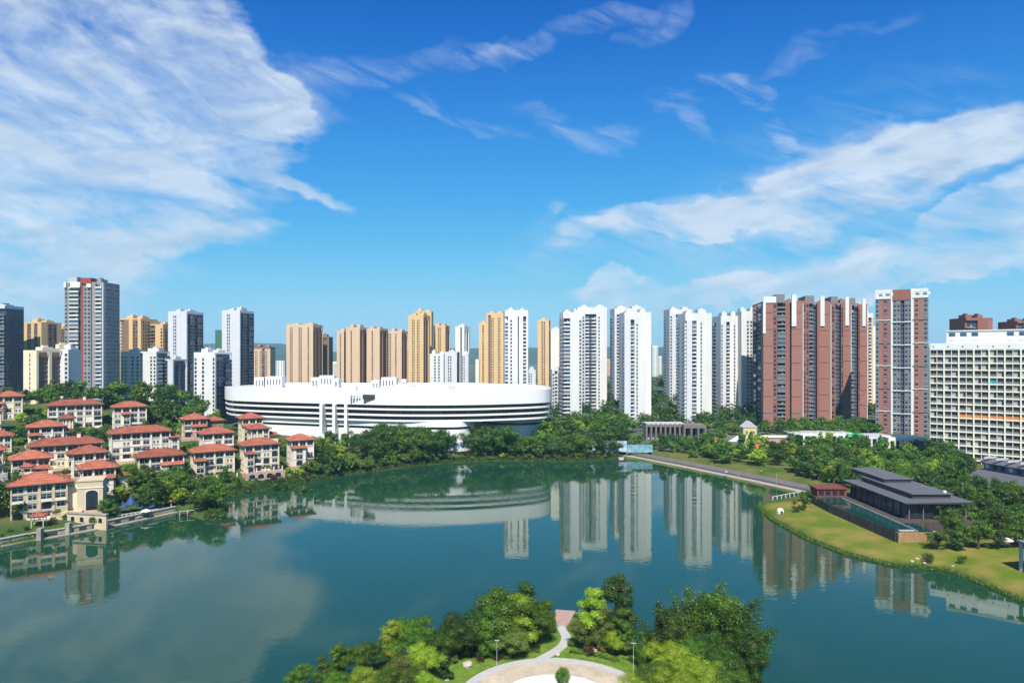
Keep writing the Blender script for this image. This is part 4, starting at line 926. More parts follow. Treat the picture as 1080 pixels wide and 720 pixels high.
def villa(label, px0, px1, y_eave, d, floors, wall, rot, seed, depth=11.0, pitch=.42, loggia=True, wing=None, terr=0, arches=(), chim=False, balc=True):
    rng = random.Random(seed); W = ((px1-px0)/F*d-.30*(depth+2.4))/.95; w = W-2.6; ze = Zp(y_eave, d); fh = 3.25; h = floors*fh; zb = ze-h
    x = X((px0+px1)/2, d); rr_ = R(rot); dc = d+6; xc = X((px0+px1)/2, dc); root = thing('villa', label, 'house', (xc+math.sin(rr_)*depth/2, dc-math.cos(rr_)*depth/2, zb), rr_, VG)
    hw = w/2; b = MB(); b.box(-hw, hw, 0, depth, -8, h-.42, wall)
    b.box(-hw-1.6, hw+1.6, -3.2, depth+.3, -9, -.02, rng.choice(['stone', 'pink', 'tan', 'conc']))
    nb = max(3, int(round(w/4.2))); bw = w/nb
    for k in range(1, floors): b.box(-hw-.12, hw+.12, -.22, 0, k*fh-.16, k*fh+.14, 'vwhite'); b.box(hw, hw+.12, 0, depth, k*fh-.16, k*fh+.14, 'vwhite'); b.box(-hw-.12, -hw, 0, depth, k*fh-.16, k*fh+.14, 'vwhite')
    pil = 'vwhite' if wall != 'vwhite' else 'vcream'
    for i in range(nb+1):
        u = -hw+i*bw; tk = .38
        if rng.random() < .8 or i in (0, nb): b.box(max(-hw-.05, u-tk), min(hw+.05, u+tk), -.42, -.001, -8, h-.43, wall)
    b.build('wall', root)
    rf = MB(); hip(rf, -W/2, W/2, -1.2, depth+1.2, h, pitch); r = rf.build('roof', root)
    if chim: MB().box(hw*.3, hw*.3+1.4, depth*.4, depth*.4+1.4, h, h+pitch*7+1.4, 'vwhite').box(hw*.3-.2, hw*.3+1.6, depth*.4-.2, depth*.4+1.6, h+pitch*7+1.4, h+pitch*7+1.7, 'tile').build('chimney', r)
    for k in range(floors):
        for i in range(nb):
            uc = -hw+(i+.5)*bw; top = (k == floors-1)
            if top and loggia:
                put('window', win_mesh('win', bw-.95, 2.3), root, (uc, -.002, k*fh+.35)); continue
            q = rng.random(); z = k*fh+.7
            if (k, i) in arches: put('window', win_mesh('arch', min(3.0, bw-1.2), 2.9), root, (uc, -.002, k*fh+.2)); continue
            if balc and q < .38:
                put('window', win_mesh('win', bw-1.1, 2.5), root, (uc, -.002, k*fh+.2))
                bb = MB(); bb.box(uc-bw/2+.45, uc+bw/2-.45, -1.5, -.43, k*fh-.1, k*fh+.12, 'vwhite'); bb.box(uc-bw/2+.45, uc+bw/2-.45, -1.5, -1.38, k*fh+.12, k*fh+1.0, rng.choice(['vwhite', 'vwhite', 'dmetal'])); bb.build('balcony', root)
            elif q < .72: put('window', win_mesh('win', min(2.6, bw-1.1), 1.9), root, (uc, -.002, z))
            elif q < .92:
                for s in (-1, 1): put('window', win_mesh('win', .8, 1.5), root, (uc+s*.8, -.002, z))
        for s in (-1, 1):
            for yy in (depth*.3, depth*.7):
                o = put('window', win_mesh('win', 1.2, 1.5), root, (s*(hw+.002), yy, k*fh+.8)); o.rotation_euler = (0, 0, R(90*s))
    if seed % 3 != 1 and nb >= 3:
        i0 = rng.randrange(nb-1); x0, x1 = -hw+i0*bw+.2, -hw+(i0+1)*bw+rng.choice([0, bw*.8])-.2; x1 = min(x1, hw); hh = (floors-1)*fh-.5
        g = MB(); g.box(x0, x1, -2.6, -.45, -8, hh-.42, wall); g.box(x0-.1, x1+.1, -2.75, -.45, fh-.1, fh+.12, 'vwhite'); g.build('front_bay', root)
        g = MB(); g.prism([(x0-.7, -3.3), (x1+.7, -3.3), (x1+.7, -.02), (x0-.7, -.02)], hh-.42, [hh-.2, hh-.2, hh+.95, hh+.95], 'wood', 'tile'); g.build('bay_roof', root)
        for k in range(floors-1): put('window', win_mesh('arch' if k == 0 else 'win', min(3.2, x1-x0-1), 2.3 if k else 2.6), root, ((x0+x1)/2, -2.602, k*fh+.25))
    if wing:
        side, ww, drop, fwd, wk = wing; x0, x1 = (-hw-ww, -hw) if side == 'left' else (hw, hw+ww); hh = h-drop
        g = MB(); g.box(x0+.003, x1-.003, -fwd, depth*.8-fwd, -8, hh-.42, wk or wall); g.build('side_wing', root)
        rr = MB(); hip(rr, x0-1, x1+1, -fwd-1, depth*.8-fwd+1, hh, pitch); rr.build('wing_roof', root)
        n = max(1, int(ww/4))
        for k in range(int((hh)/fh)):
            for i in range(n): put('window', win_mesh('win', min(2.0, ww/n-1), 1.9), root, (x0+(i+.5)*ww/n, -fwd-.002, k*fh+.6))
    if terr:
        g = MB(); g.box(-hw-1, hw+1.5, -terr, -.43, -8, .2, 'pink')
        for i in range(nb+1): g.box(-hw+i*bw-.25, -hw+i*bw+.25, -terr-.02, -terr+.35, .2, 2.7, 'vwhite')
        g.box(-hw-.4, hw+.4, -terr-.1, -terr+.45, 2.7, 3.0, 'wood'); g.build('terrace', root)
        for i in range(nb): put('window', win_mesh('arch', bw-1.2, 2.2), root, (-hw+(i+.5)*bw, -terr-.002, -2.6))
    return root
VL = [
 ('large tan villa nearest the lake at left, with red hipped roof', 8, 76, 510, 253, 4, 'tan', 34, 1, dict(depth=14, arches=((0, 0), (1, 2)), chim=True)),
 ('white villa with a red roof just right of the large tan villa', 80, 126, 494, 275, 3, 'vwhite', 36, 2, dict(wing=('right', 5, 4, -2, None))),
 ('villa with a dark glazed top storey directly behind the large tan villa', 8, 57, 484, 272, 3, 'vcream', 36, 3, {}),
 ('small white villa whose roof steps down behind the villa right of the tan one', 71, 115, 478, 290, 3, 'vwhite', 36, 4, {}),
 ('wide villa with a long two part red roof in the middle of the left slope', 32, 108, 469, 305, 3, 'vcream', 35, 5, dict(chim=True)),
 ('white villa with a squarish red roof above the wide villa', 27, 70, 450, 340, 3, 'vwhite', 36, 6, dict(wing=('right', 5, 3.2, -1, None))),
 ('long white four storey villa high on the slope below the hilltop trees', 50, 108, 427, 380, 4, 'vwhite', 35, 7, dict(chim=True)),
 ('white villa beside the long high villa, right of it', 116, 157, 429, 388, 4, 'vwhite', 34, 8, {}),
 ('cream villa at the left edge under the hill, uppermost there', -8, 27, 418, 390, 4, 'vcream', 34, 9, {}),
 ('cream villa at the left edge below the uppermost one', -16, 17, 460, 315, 4, 'vcream', 36, 10, {}),
 ('small villa at the left edge with its roof lowest of the three there', -18, 10, 475, 285, 3, 'tan', 36, 11, {}),
 ('golden walled villa wedged at the left edge between two others', -20, 6, 434, 355, 3, 'vcream', 36, 12, {}),
 ('long white villa with dark framed windows in mid slope', 114, 181, 456, 330, 4, 'vwhite', 35, 13, dict(wing=('right', 4, 3.2, 0, None))),
 ('cream and white villa behind the waterside trees, leftmost of the front row of three', 141, 197, 481, 310, 4, 'vwhite', 33, 14, dict(arches=((2, 2), (1, 2)))),
 ('pinkish stone villa with a flat dark balcony side, high behind the right villas', 188, 222, 442, 370, 3, 'pink', 32, 15, dict(wing=('right', 9, 1.5, -3, 'brown'))),
 ('white villa half hidden behind the front row of three', 207, 249, 457, 350, 4, 'vwhite', 34, 16, {}),
 ('cream villa in the middle of the front row of three, above a timber terrace', 198, 250, 476, 330, 4, 'vcream', 34, 17, dict(terr=6, arches=((2, 2),))),
 ('tower like cream villa at the top of the right villas', 248, 280, 441, 378, 4, 'vcream', 33, 18, {}),
 ('cream villa with a low eave in front of the tower like villa', 257, 287, 452, 362, 4, 'vcream', 32, 19, dict(wing=('right', 5, 4, -1, None))),
 ('cream villa with arcaded terraces, right end of the front row of three', 250, 297, 469, 338, 4, 'vcream', 34, 20, dict(terr=6, arches=((1, 2), (2, 3), (0, 1)))),
 ('small white villa apart at the right end of the slope, beside the lakeside grove', 299, 334, 464, 358, 4, 'vwhite', 31, 21, {}),
 ('red roofed villa peeping between the middle slope villas', 60, 82, 441, 350, 3, 'vwhite', 36, 22, {}),
]
for (lab, p0, p1, ye, d, fl, wk, rot, sd, kw) in VL: villa(lab, p0, p1, ye, d, fl, wk, rot, sd, **kw)
def chapel():
    d = 260; x = X(95, d); zb = 3; root = thing('stair_tower', 'tan stone block with a tall arched dark window, right of the large tan villa', 'building', (x, d, zb), R(22))
    w = 8.5; MB().box(-w/2, w/2, 0, 9, -4, 13.2, 'tan').box(-w/2-.25, w/2+.25, -.25, 9.25, 13.2, 13.7, 'tan').box(-w/2-.2, w/2+.2, -.2, 0, 10.6, 11.0, 'vwhite').build('wall', root)
    put('window', win_mesh('arch', 4.0, 7.4), root, (.6, -.002, 2.4))
    MB().box(-w/2-7, -w/2-.01, 3, 9, -4, 11, 'cream').build('side_wall', root); MB().box(-w/2-8, -w/2+2, -3, -.01, -4, 2.6, 'tan').build('terrace', root)
chapel()
def gazebo(label, px, py, d, s=2.2, h=3.0, plinth=0):
    x = X(px, d); z = Zp(py, d); t = thing('gazebo', label, 'gazebo', (x, d, z), R(20))
    if plinth: MB().box(-s, s, -s, s, -plinth, -.05, 'vcream').build('plinth', t)
    for a in (-1, 1):
        for c in (-1, 1): MB().tube((a*s*.7, c*s*.7, -1), (a*s*.7, c*s*.7, h), .14, .14, 'vwhite').build('post', t)
    b = MB(); hip(b, -s, s, -s, s, h, .5); b.build('roof', t)
gazebo('small red roofed gazebo in the garden below the large tan villa', 41, 553, 246, 2.6, 3.4)
gazebo('small red roofed gazebo among the waterside trees by the blue parasols', 177, 535, 282, 2.0, 2.8)
gazebo('small red roofed pavilion on the terrace behind the large tan villa', 29, 497, 268, 2.2, 2.2, 10)
# waterside terrace at the left bank
def retaining_wall():
    pts = [G(p, y, 0) for p, y in ((0, 576), (30, 570), (60, 565.5), (110, 556.5), (165, 544.5), (186, 540))]
    t = thing('retaining_wall', 'weathered stone retaining wall along the left bank with dark openings', 'wall')
    b = MB(); A = offset_line(pts, .5); B = offset_line(pts, 1.3)
    A, B = [p for p in A], [p for p in B]
    for i in range(len(pts)-1): b.prism([A[i], A[i+1], B[i+1], B[i]], -2, 2.2, 'stone')
    b.build('wall', t)
    for i in range(len(pts)-1):
        a, c = Vector(A[i]), Vector(A[i+1]); u = (c-a).normalized(); n = Vector((-u.y, u.x)); n = n if (Vector(B[i])-a).dot(n) > 0 else -n
        cc = MB(); cc.prism([tuple(a-n*.25), tuple(c-n*.25), tuple(c+n*1.05), tuple(a+n*1.05)], 2.203, 2.45, 'conc'); cc.build('coping', t)
        if i in (1, 2, 3):
            for k in range(3):
                p = a+(c-a)*(.2+.27*k); o = MB(); o.prism([tuple(p-n*.02), tuple(p+u*2.4-n*.02), tuple(p+u*2.4+n*.1), tuple(p+n*.1)], .5, 1.7, 'dmetal'); o.build('opening', t)
    for px, y in ((41, 569.5), (71, 563.5)):
        q = G(px, y, 0); MB().box(q[0]-.8, q[0]+.8, q[1]-.2, q[1]+1.4, -2, 4.0, 'stone').build('pier', t)
    ledge = MB()
    L0 = offset_line(pts, -1.2); L1 = offset_line(pts, .49)
    for i in range(len(pts)-1): ledge.prism([L0[i], L0[i+1], L1[i+1], L1[i]], -2, .35, 'ledge')
    ledge.build('ledge', t)
retaining_wall()
def terrace_block():
    x, d = G(90, 549, 3); t = thing('garden_wall', 'cream garden wall with shell niches below the tall arched window', 'wall', (x, d, 1), R(-12))
    MB().box(-8, 9, 0, .8, -2, 4.4, 'tan').box(-8.2, 9.2, -.3, 1.1, 4.4, 4.9, 'stone').build('wall', t)
    for i in range(4): put('niche', win_mesh('arch', 1.6, 1.8), t, (-5.5+i*4, -.002, 1.6))
terrace_block()
def parasol(label, px, py, d, col, s=1.8, cone=False, name='parasol'):
    x = X(px, d); z = max(tz(x, d), .6); t = thing(name, label, 'parasol', (x, d, z)); h = 2.6 if not cone else 3.4
    MB().tube((0, 0, -.3), (0, 0, h+.6), .06, .05, 'metal').build('pole', t)
    b = MB(); n = 8; top = (0, 0, h+(.75 if not cone else 3.6))
    P = [(s*math.cos(i*2*math.pi/n), s*math.sin(i*2*math.pi/n), h) for i in range(n)]
    for i in range(n): b.face((P[i], P[(i+1) % n], top), col); b.face((P[(i+1) % n], P[i], (P[i][0], P[i][1], h-.3), (P[(i+1) % n][0], P[(i+1) % n][1], h-.3))[::-1], col)
    b.build('canopy', t)
parasol('tall pointed blue canopy on the waterside terrace of the villas', 138, 0, 270, 'blue', 2.1, True)
for i, (p, d, k, l) in enumerate(((149, 272, 'blue', 'blue parasol right of the pointed blue canopy'), (154, 268, 'bloom', 'pale parasol between two blue parasols by the villas'), (159, 273, 'blue', 'blue parasol rightmost on the villa terrace'), (130, 268, 'blue', 'blue parasol left of the pointed blue canopy'))): parasol(l, p, 0, d, k, 1.9)
parasol('cream parasol on the lawn at the right edge', 1060, 0, 214, 'bloom', 2.3)
def table(label, px, d):
    x = X(px, d); t = thing('garden_table', label, 'table', (x, d, tz(x, d)))
    MB().tube((0, 0, .70), (0, 0, .76), .8, .8, 'white', 10).build('tabletop', t); MB().tube((0, 0, -.3), (0, 0, .7), .08, .08, 'metal').build('leg', t)
for p, d, l in ((146, 266, 'white garden table left of the pale parasol on the villa terrace'), (166, 274, 'white garden table beside the gazebo by the water'), (170, 278, 'white garden table nearest the small gazebo among waterside trees')): table(l, p, d)
def balustrade(label, a, b_, n, key, h=1.1, z=None):
    t = thing('balustrade', label, 'railing'); za = tz(*a) if z is None else z
    for i in range(n+1):
        p = (a[0]+(b_[0]-a[0])*i/n, a[1]+(b_[1]-a[1])*i/n); MB().box(p[0]-.14, p[0]+.14, p[1]-.14, p[1]+.14, za-1, za+h, key).build('post', t)
    u = (Vector(b_)-Vector(a)).normalized(); nn = Vector((-u.y, u.x))*.1
    MB().prism([tuple(Vector(a)-nn), tuple(Vector(b_)-nn), tuple(Vector(b_)+nn), tuple(Vector(a)+nn)], za+h+.002, za+h+.2, key).build('rail', t)
balustrade('white balustrade along the waterside terrace of the villas', (X(124, 262), 262), (X(166, 273), 273), 9, 'white')
def landing():
    x, d = G(199, 541, .5); t = thing('landing_stage', 'tiny white railed landing stage at the left point of land', 'jetty', (x, d-1, 0), R(25))
    MB().box(-3, 3, -1.2, 1.2, .6, .8, 'wood').build('deck', t)
    for i in (-1, 0, 1):
        MB().box(i*2.8-.1, i*2.8+.1, -1.1, -.9, -2, 1.9, 'white').build('post', t)
    MB().box(-2.9, 2.9, -1.05, -.95, 1.9, 2.05, 'white').build('rail', t)
landing()

# ------------------------------------------------------------------ pavilion with raised pool
def pavilion():
    x0, x1, y0, y1 = POOL; zt = 6.2
    t = thing('reflecting_pool', 'raised dark reflecting pool on a streaked stone base at the lawn', 'pool', (8.5, 17.5, 0))
    P = [(117.3, 207), (131, 207), (131, 262), (116, 262), (115.6, 250)]
    b = MB(); b.prism([(118.2, 208.2), (119, 207.2), (119, 261), (115.8, 261), (115.3, 250)], 0, zt-.25, 'dkstone')
    b.prism([(119.003, 207.5), (131, 207.5), (131, 261), (119.003, 261)], 0, zt-.35, 'dkstone'); b.build('base', t)
    MB().box(118.3, 130.3, 206.4, 207.49, -.5, zt-.3, 'rust').build('end_wall', t)
    MB().box(130.3, 131.3, 206.2, 208, -.5, zt, 'lgrey').build('spout', t)
    wm = bpy.data.materials.new('pool_water'); wm.use_nodes = True; p = wm.node_tree.nodes['Principled BSDF']; p.inputs['Base Color'].default_value = (.008, .045, .04, 1); p.inputs['Roughness'].default_value = .06
    MB().prism([(118.3, 208.3), (125.3, 208.3), (125.3, 260), (116, 260), (115.5, 250)], zt-.25, zt-.12, wm).build('water_surface', t)
    MB().prism([(125.6, 207.5), (130.6, 207.5), (130.6, 219), (125.6, 219)], zt-.349, zt-.18, wm).build('lower_water', t)
    MB().box(125.3, 125.6, 208, 260, zt-.3, zt+.15, 'conc').build('kerb', t)
    MB().box(119.6, 124.8, 207.9, 209.4, zt-.118, zt+.05, 'conc').build('slab', t)
    # building
    r = thing('pavilion', 'low dark pavilion with layered flat slate roofs beside the reflecting pool', 'building', (8.5, 17.5, 0))
    MB().box(125.61, 155, 219.5, 268, 0, 6.05, 'dkstone').build('podium', r)
    MB().box(131.6, 151.5, 225.5, 262, 6.06, 11.5, 'dmetal').build('wall', r)
    for yy in np.arange(228.5, 261, 4.6): MB().box(131.2, 131.59, yy, yy+3.6, 6.3, 11.0, 'glass').build('window', r)
    for xx in np.arange(133, 147, 4.6): MB().box(xx, xx+3.6, 225.1, 225.49, 6.3, 11.0, 'glass').build('window', r)
    for (px_, py_) in ((132, 224), (137, 224), (143, 224), (148, 224), (152, 224), (131.3, 232), (131.3, 242), (131.3, 252), (131.3, 262)): MB().tube((px_, py_, 6.04), (px_, py_, 11.9), .16, .16, 'dgrey', 8).build('column', r)
    b = MB(); b.prism([(129.5, 222), (153.5, 222.5), (155, 268), (129.5, 268)], 11.9, [12.3, 12.6, 12.6, 12.3], 'dmetal', 'slate'); b.build('roof', r)
    b = MB(); b.box(136.2, 150, 229.2, 263.8, 12.3, 14.0, 'dmetal'); b.box(135.5, 150.7, 228.5, 264.5, 14.0, 14.3, 'slate'); b.build('upper_roof', r)
    b = MB(); b.box(137.5, 148, 250, 276, 14.3, 15.6, 'dmetal'); b.box(137, 148.5, 249.5, 276.5, 15.6, 15.85, 'slate'); b.build('rear_roof', r)
    MB().tube((149, 231, 14.3), (149, 231, 15.0), .6, .5, 'white', 10).build('roof_dome', r)
    a = thing('timber_annex', 'low maroon timber annex at the far end of the reflecting pool', 'building', (8.5, 17.5, 0))
    MB().box(116, 129, 262.3, 270, 0, 6.2, 'dkstone').build('base', a); MB().box(117, 129, 263, 270, 6.21, 9.2, 'maroon').build('wall', a); MB().box(116.5, 129.4, 262.5, 270.5, 9.2, 9.7, 'maroon').build('roof', a)
    for i in range(4): MB().box(117.6+i*2.8, 119.6+i*2.8, 262.9, 262.99, 6.8, 8.6, 'glass').build('window', a)
pavilion()
balustrade('white balustrade at the tip of the lawn by the promenade end', G(815, 525, 1.5), G(846, 519, 1.5), 7, 'white', 1.0, 1.0)
def dome_lamp():
    x, d = G(823, 541, 1.5); t = thing('white_dome', 'small white dome shaped kiosk on the edge of the lawn', 'kiosk', (x, d, tz(x, d)))
    b = MB(); n = 12
    R_ = [(1.3, 0), (1.4, .7), (1.15, 1.4), (.7, 1.8), (.05, 2.0)]
    for (r0, z0), (r1, z1) in zip(R_, R_[1:]):
        for i in range(n):
            a, c = i*2*math.pi/n, (i+1)*2*math.pi/n; b.face(((r0*math.cos(a), r0*math.sin(a), z0), (r0*math.cos(c), r0*math.sin(c), z0), (r1*math.cos(c), r1*math.sin(c), z1), (r1*math.cos(a), r1*math.sin(a), z1)), 'white')
    b.build('shell', t); MB().tube((0, 0, -.6), (0, 0, .02), 1.5, 1.4, 'lgrey', 12).build('base', t); MB().box(-.4, .4, -1.44, -1.25, .1, 1.1, 'glass').build('door', t)
dome_lamp()
# long dark roofed hall at the right edge
def hall():
    a, c = Vector((X(1026, 300), 300)), Vector((X(1120, 262), 262)); u = (c-a); w = u.length; t = thing('hall', 'long hall with a two tiered dark grey roof in front of the hotel', 'building', (a.x, a.y, 4), math.atan2(u.y, u.x)); 
    MB().box(2, w, 3, 16, -3, 6.9, 'dmetal').build('wall', t)
    for i in range(9): MB().box(1+i*w/8.5-.3, 1+i*w/8.5+.3, 0, .6, -3, 6.9, 'white2').build('column', t)
    MB().box(.3, w, -.2, .8, 2.6, 3.0, 'white2').build('beam', t)
    for i in range(4): MB().box(5+i*9, 7.4+i*9, .9, 2.9, 3.6, 5.6, 'pale').build('sign_box', t)
    b = MB(); b.prism([(-1, -1.5), (w, -1.5), (w, 5), (-1, 5)], 6.91, [7.2, 7.2, 10.4, 10.4], 'dmetal', 'slate'); b.build('lower_roof', t)
    b = MB(); b.box(.8, w, 5.01, 15, 6.92, 13, 'dgrey'); b.build('clerestory', t)
    for i in range(11): MB().box(1.6+i*w/10.5, 3.4+i*w/10.5, 4.9, 5.005, 10.9, 12.6, 'glass' if i % 3 else 'white').build('window', t)
    b = MB(); b.prism([(-.5, 3.6), (w, 3.6), (w, 10), (-.5, 10)], 13.0, [13.3, 13.3, 15.6, 15.6], 'dmetal', 'slate'); b.prism([(-.5, 10.003), (w, 10.003), (w, 17), (-.5, 17)], 13.0, [15.6, 15.6, 13.3, 13.3], 'dmetal', 'slate'); b.build('upper_roof', t)
    for i in range(7): MB().box(2+i*w/7, 2.6+i*w/7, 3.4, 10, 15.0, 15.9, 'grey').build('roof_rib', t)
hall()
def gatehouse():
    d = 190; x = X(1094, d); t = thing('open_shelter', 'grey flat roofed shelter cut by the right edge above the lawn', 'shelter', (x, d, tz(x, d)))
    MB().box(-1.5, 8, -1, 6, 8.2, 8.7, 'dgrey').build('roof', t)
    for (a, c) in ((-.8, 0), (7, 0), (-.8, 5), (7, 5)): MB().box(a-.35, a+.35, c-.35, c+.35, -1, 8.2, 'grey').build('column', t)
gatehouse()

# ------------------------------------------------------------------ low street buildings, hoardings, playground behind the promenade
def arcade(label, p0, p1, d, ytop, ybot, key, nb, roof='conc', roofh=.6, name='arcade'):
    x0, x1 = X(p0, d), X(p1, d); zb = Zp(ybot, d); zt = Zp(ytop, d); t = thing(name, label, 'building', (x0, d, zb)); w = x1-x0; h = zt-zb
    MB().box(0, w, 4, 12, -3, h-.05, 'conc').build('wall', t); MB().box(0, w, 0, 3.99, h-1.6, h-.05, key).build('fascia', t)
    for i in range(nb+1): u = i*w/nb; MB().box(u-.6, u+.6, -.15, 1.2, -3, h+.5, key).build('column', t)
    for i in range(nb): u = (i+.5)*w/nb; MB().box(u-w/nb*.32, u+w/nb*.32, 3.9, 3.99, .3, h-2.2, 'glass').build('window', t)
    MB().box(-.3, w+.3, .8, 12.3, h-.04, h+roofh-.04, roof).build('roof', t)
arcade('long brown roofed low hall behind the promenade trees', 682, 722, 470, 447.5, 462, 'taupe', 8, 'grey', .8, 'low_hall')
arcade('brown brick gate block at the right end of the low hall', 722, 744, 464, 449, 470, 'taupe', 3, 'taupe', .8, 'low_hall')
arcade('white arcade with piers behind the park trees', 834, 897, 440, 457, 472, 'white2', 9, 'conc')
arcade('short arcade with a bright green roof', 896, 912, 436, 460.5, 472, 'white', 3, 'green', 1.6)
arcade('grey roofed arcade in front of the lone brick tower', 913, 938, 432, 460, 474, 'lgrey', 4, 'grey', .7)
arcade('pale pergola arcade beside the hotel foot', 938, 976, 424, 462, 480, 'pale', 6, 'white2', .4)
arcade('small white annex at the hotel corner among trees', 961, 982, 380, 483, 494, 'white', 2, 'white2', .4)
def banner(label, x, y, z, w, h, key, rot=0, name='hoarding', cat='hoarding'):
    t = thing(name, label, cat, (x, y, z), rot); MB().box(-w/2, w/2, -.06, .06, .4, h, key).build('panel', t)
    n = max(2, int(w/4))
    for i in range(n): MB().box(-w/2+i*w/(n-1)-.08, -w/2+i*w/(n-1)+.08, .061, .3, -1, h, 'metal').build('post', t)
def hoard(label, p0, p1, d, y0, y1, key, rot=0):
    x = X((p0+p1)/2, d); banner(label, x, d, Zp(y1, d), (p1-p0)/F*d, (y1-y0)/F*d, key, rot)
hoard('pale blue printed hoarding below the mall bulge', 469, 500, 424, 466, 473, 'sky')
hoard('pale blue printed hoarding below the right end of the mall', 568, 588, 430, 464, 474, 'sky')
hoard('white and blue hoarding at the shore left of the cyan one', 618, 661, 434, 465, 477, 'sky')
hoard('bright cyan hoarding where the promenade begins', 661.5, 688, 432, 469, 477.5, 'cyan')
hoard('pale blue hoarding half hidden by shore trees', 589, 617, 433, 465, 475, 'sky')
banner('red and white notice board behind the promenade trees', X(746, 420), 420, 5, 4.6, 4.5, 'redp', 0, 'notice_board', 'sign')
def play():
    d = 428
    t = thing('playhouse', 'tall playhouse painted yellow and blue by the white tower', 'building', (X(791, d), d, 6)); w = 8.5
    MB().box(-w/2, w/2, 0, 6, -3, 8, 'white').build('wall', t); MB().box(-w/2, w/2, -.1, 6, 8.003, 13, 'yellow').build('upper_wall', t)
    b = MB(); b.prism([(-w/2-.4, -.4), (0, -.4), (0, 6.4), (-w/2-.4, 6.4)], 13, [13.2, 17, 17, 13.2], 'grey'); b.prism([(.003, -.4), (w/2+.4, -.4), (w/2+.4, 6.4), (.003, 6.4)], 13, [17, 13.2, 13.2, 17], 'grey'); b.build('roof', t)
    for i in (-1, 1):
        for z in (9.3, 2.5): put('window', win_mesh('win', 1.4, 1.6), t, (i*2.1, -.11 if z > 8 else -.002, z))
    t = thing('play_kiosk', 'orange kiosk with a teal counter right of the painted playhouse', 'kiosk', (X(798, 410), 410, 4)); MB().box(-2.4, 2.4, 0, 4, 3.2, 7.5, 'orange').build('upper_wall', t); MB().box(-3.5, 3.5, -.5, 4.5, -1, 3.19, 'teal').build('counter', t); MB().box(-2.8, 2.8, -.4, 4.4, 7.5, 7.9, 'brown').build('roof', t)
    t = thing('slide', 'pink slide frame in the playground behind the park trees', 'slide', (X(764, 424), 424, 5)); b = MB()
    b.prism([(-4, 0), (7, 0), (7, 1.4), (-4, 1.4)], [5.0, .2, .2, 5.0], [5.4, .6, .6, 5.4], 'peach'); b.build('chute', t)
    MB().box(-6, -4.01, -.2, 1.6, -1, 5.4, 'pink').build('tower', t); b = MB(); hip(b, -6.6, -3.4, -.8, 2.2, 7.4, .6); b.build('roof', t)
    for a in (-5.9, -4.1): MB().tube((a, .7, 5.4), (a, .7, 7.4), .1, .1, 'metal').build('post', t)
    t = thing('play_tent', 'pale tensile canopy in the playground', 'canopy', (X(778, 432), 432, 6)); b = MB(); n = 8
    for i in range(n): a, c = i*6.283/n, (i+1)*6.283/n; b.face(((6*math.cos(a), 3*math.sin(a), 4), (6*math.cos(c), 3*math.sin(c), 4), (0, 0, 7.5)), 'lgrey')
    b.build('cloth', t); MB().tube((0, 0, -1), (0, 0, 7.5), .15, .1, 'metal').build('mast', t)
    t = thing('pink_shop', 'low pinkish shop row between the kiosk and the white arcade', 'building', (X(803, 438), 438, 5)); w = 20
    MB().box(0, w, 0, 8, -2, 6.5, 'pink').build('wall', t); MB().box(-.3, w+.3, -.6, 8.3, 6.5, 7.1, 'white2').build('roof', t)
    for i in range(5): put('window', win_mesh('win', 2.4, 2.4), t, (2+i*4, -.002, .8))
play()
def car(label, px, d, key, z):
    t = thing('car', label, 'car', (X(px, d), d, z), R(8), 'cars parked before the white arcade')
    b = MB(); b.prism([(-2.2, -.85), (2.2, -.85), (2.2, .85), (-2.2, .85)], .35, [.85, .95, .95, .85], key); b.build('body', t)
    c = MB(); P = [(-1.3, .86), (-.7, 1.45), (1.0, 1.45), (1.7, .93)]
    for y0, y1, k in ((-.75, .75, 'glass'),):
        base = len(c.v); c.v += [(p[0], y0, p[1]) for p in P]+[(p[0], y1, p[1]) for p in P]; c.f += [(base, base+3, base+2, base+1), (base+4, base+5, base+6, base+7)]+[(base+i, base+(i+1) % 4, base+4+(i+1) % 4, base+4+i) for i in range(4)]; c.mi += [c.m(k)]*6
    c.build('cabin', t)
    for a in (-1.35, 1.35):
        for s in (-.86, .70): MB().tube((a, s, .33), (a, s+.16, .33), .33, .33, 'tyre', 10).build('wheel', t)
for i, (p, k, l) in enumerate(((866, 'card', 'dark car parked leftmost before the white arcade'), (873, 'carw', 'white car parked second before the white arcade'), (880, 'card', 'dark car parked third before the white arcade'), (887, 'carw', 'white car parked rightmost before the white arcade'))): car(l, p, 428, k, Zp(470, 428))
def boat():
    x, d = G(655, 485.5, 0); t = thing('boat', 'small dark boat moored at the start of the promenade', 'boat', (x, d-1, 0), R(10))
    b = MB(); b.prism([(-3.2, -.9), (2.4, -.9), (3.6, 0), (2.4, .9), (-3.2, .9)], -.3, .7, 'dmetal'); b.build('hull', t); MB().box(-1.6, 1.2, -.7, .7, .71, 1.9, 'lgrey').build('cabin', t); MB().box(-1.9, 1.5, -.9, .9, 1.9, 2.0, 'white').build('canopy', t)
boat()
def lamp(label, x, y, z, h, group, arm=True):
    t = thing('street_lamp', label, 'lamp', (x, y, z), 0, group); MB().tube((0, 0, -.5), (0, 0, h), .05, .04, 'grey', 8).build('pole', t); MB().tube((0, 0, -.2), (0, 0, .5), .16, .14, 'metal', 8).build('base', t)
    MB().tube((-.3, 0, h), (.3, 0, h), .04, .05, 'metal', 6).build('arm', t)
    for s in (-1, 1): MB().box(s*.32-.16, s*.32+.16, -.09, .09, h-.04, h+.06, 'grey').build('lamp_head', t)
for px, py, h, l in ((524, 701, 5, 'slim garden lamp on the lawn left of the round plaza'), (451, 721, 5, 'slim garden lamp at the lower left among the shrubs'), (668, 716, 7, 'tall garden lamp right of the round plaza')):
    x, y = G(px, py, ZI); lamp(l, x, y, ZI, h, 'garden lamps by the plaza')
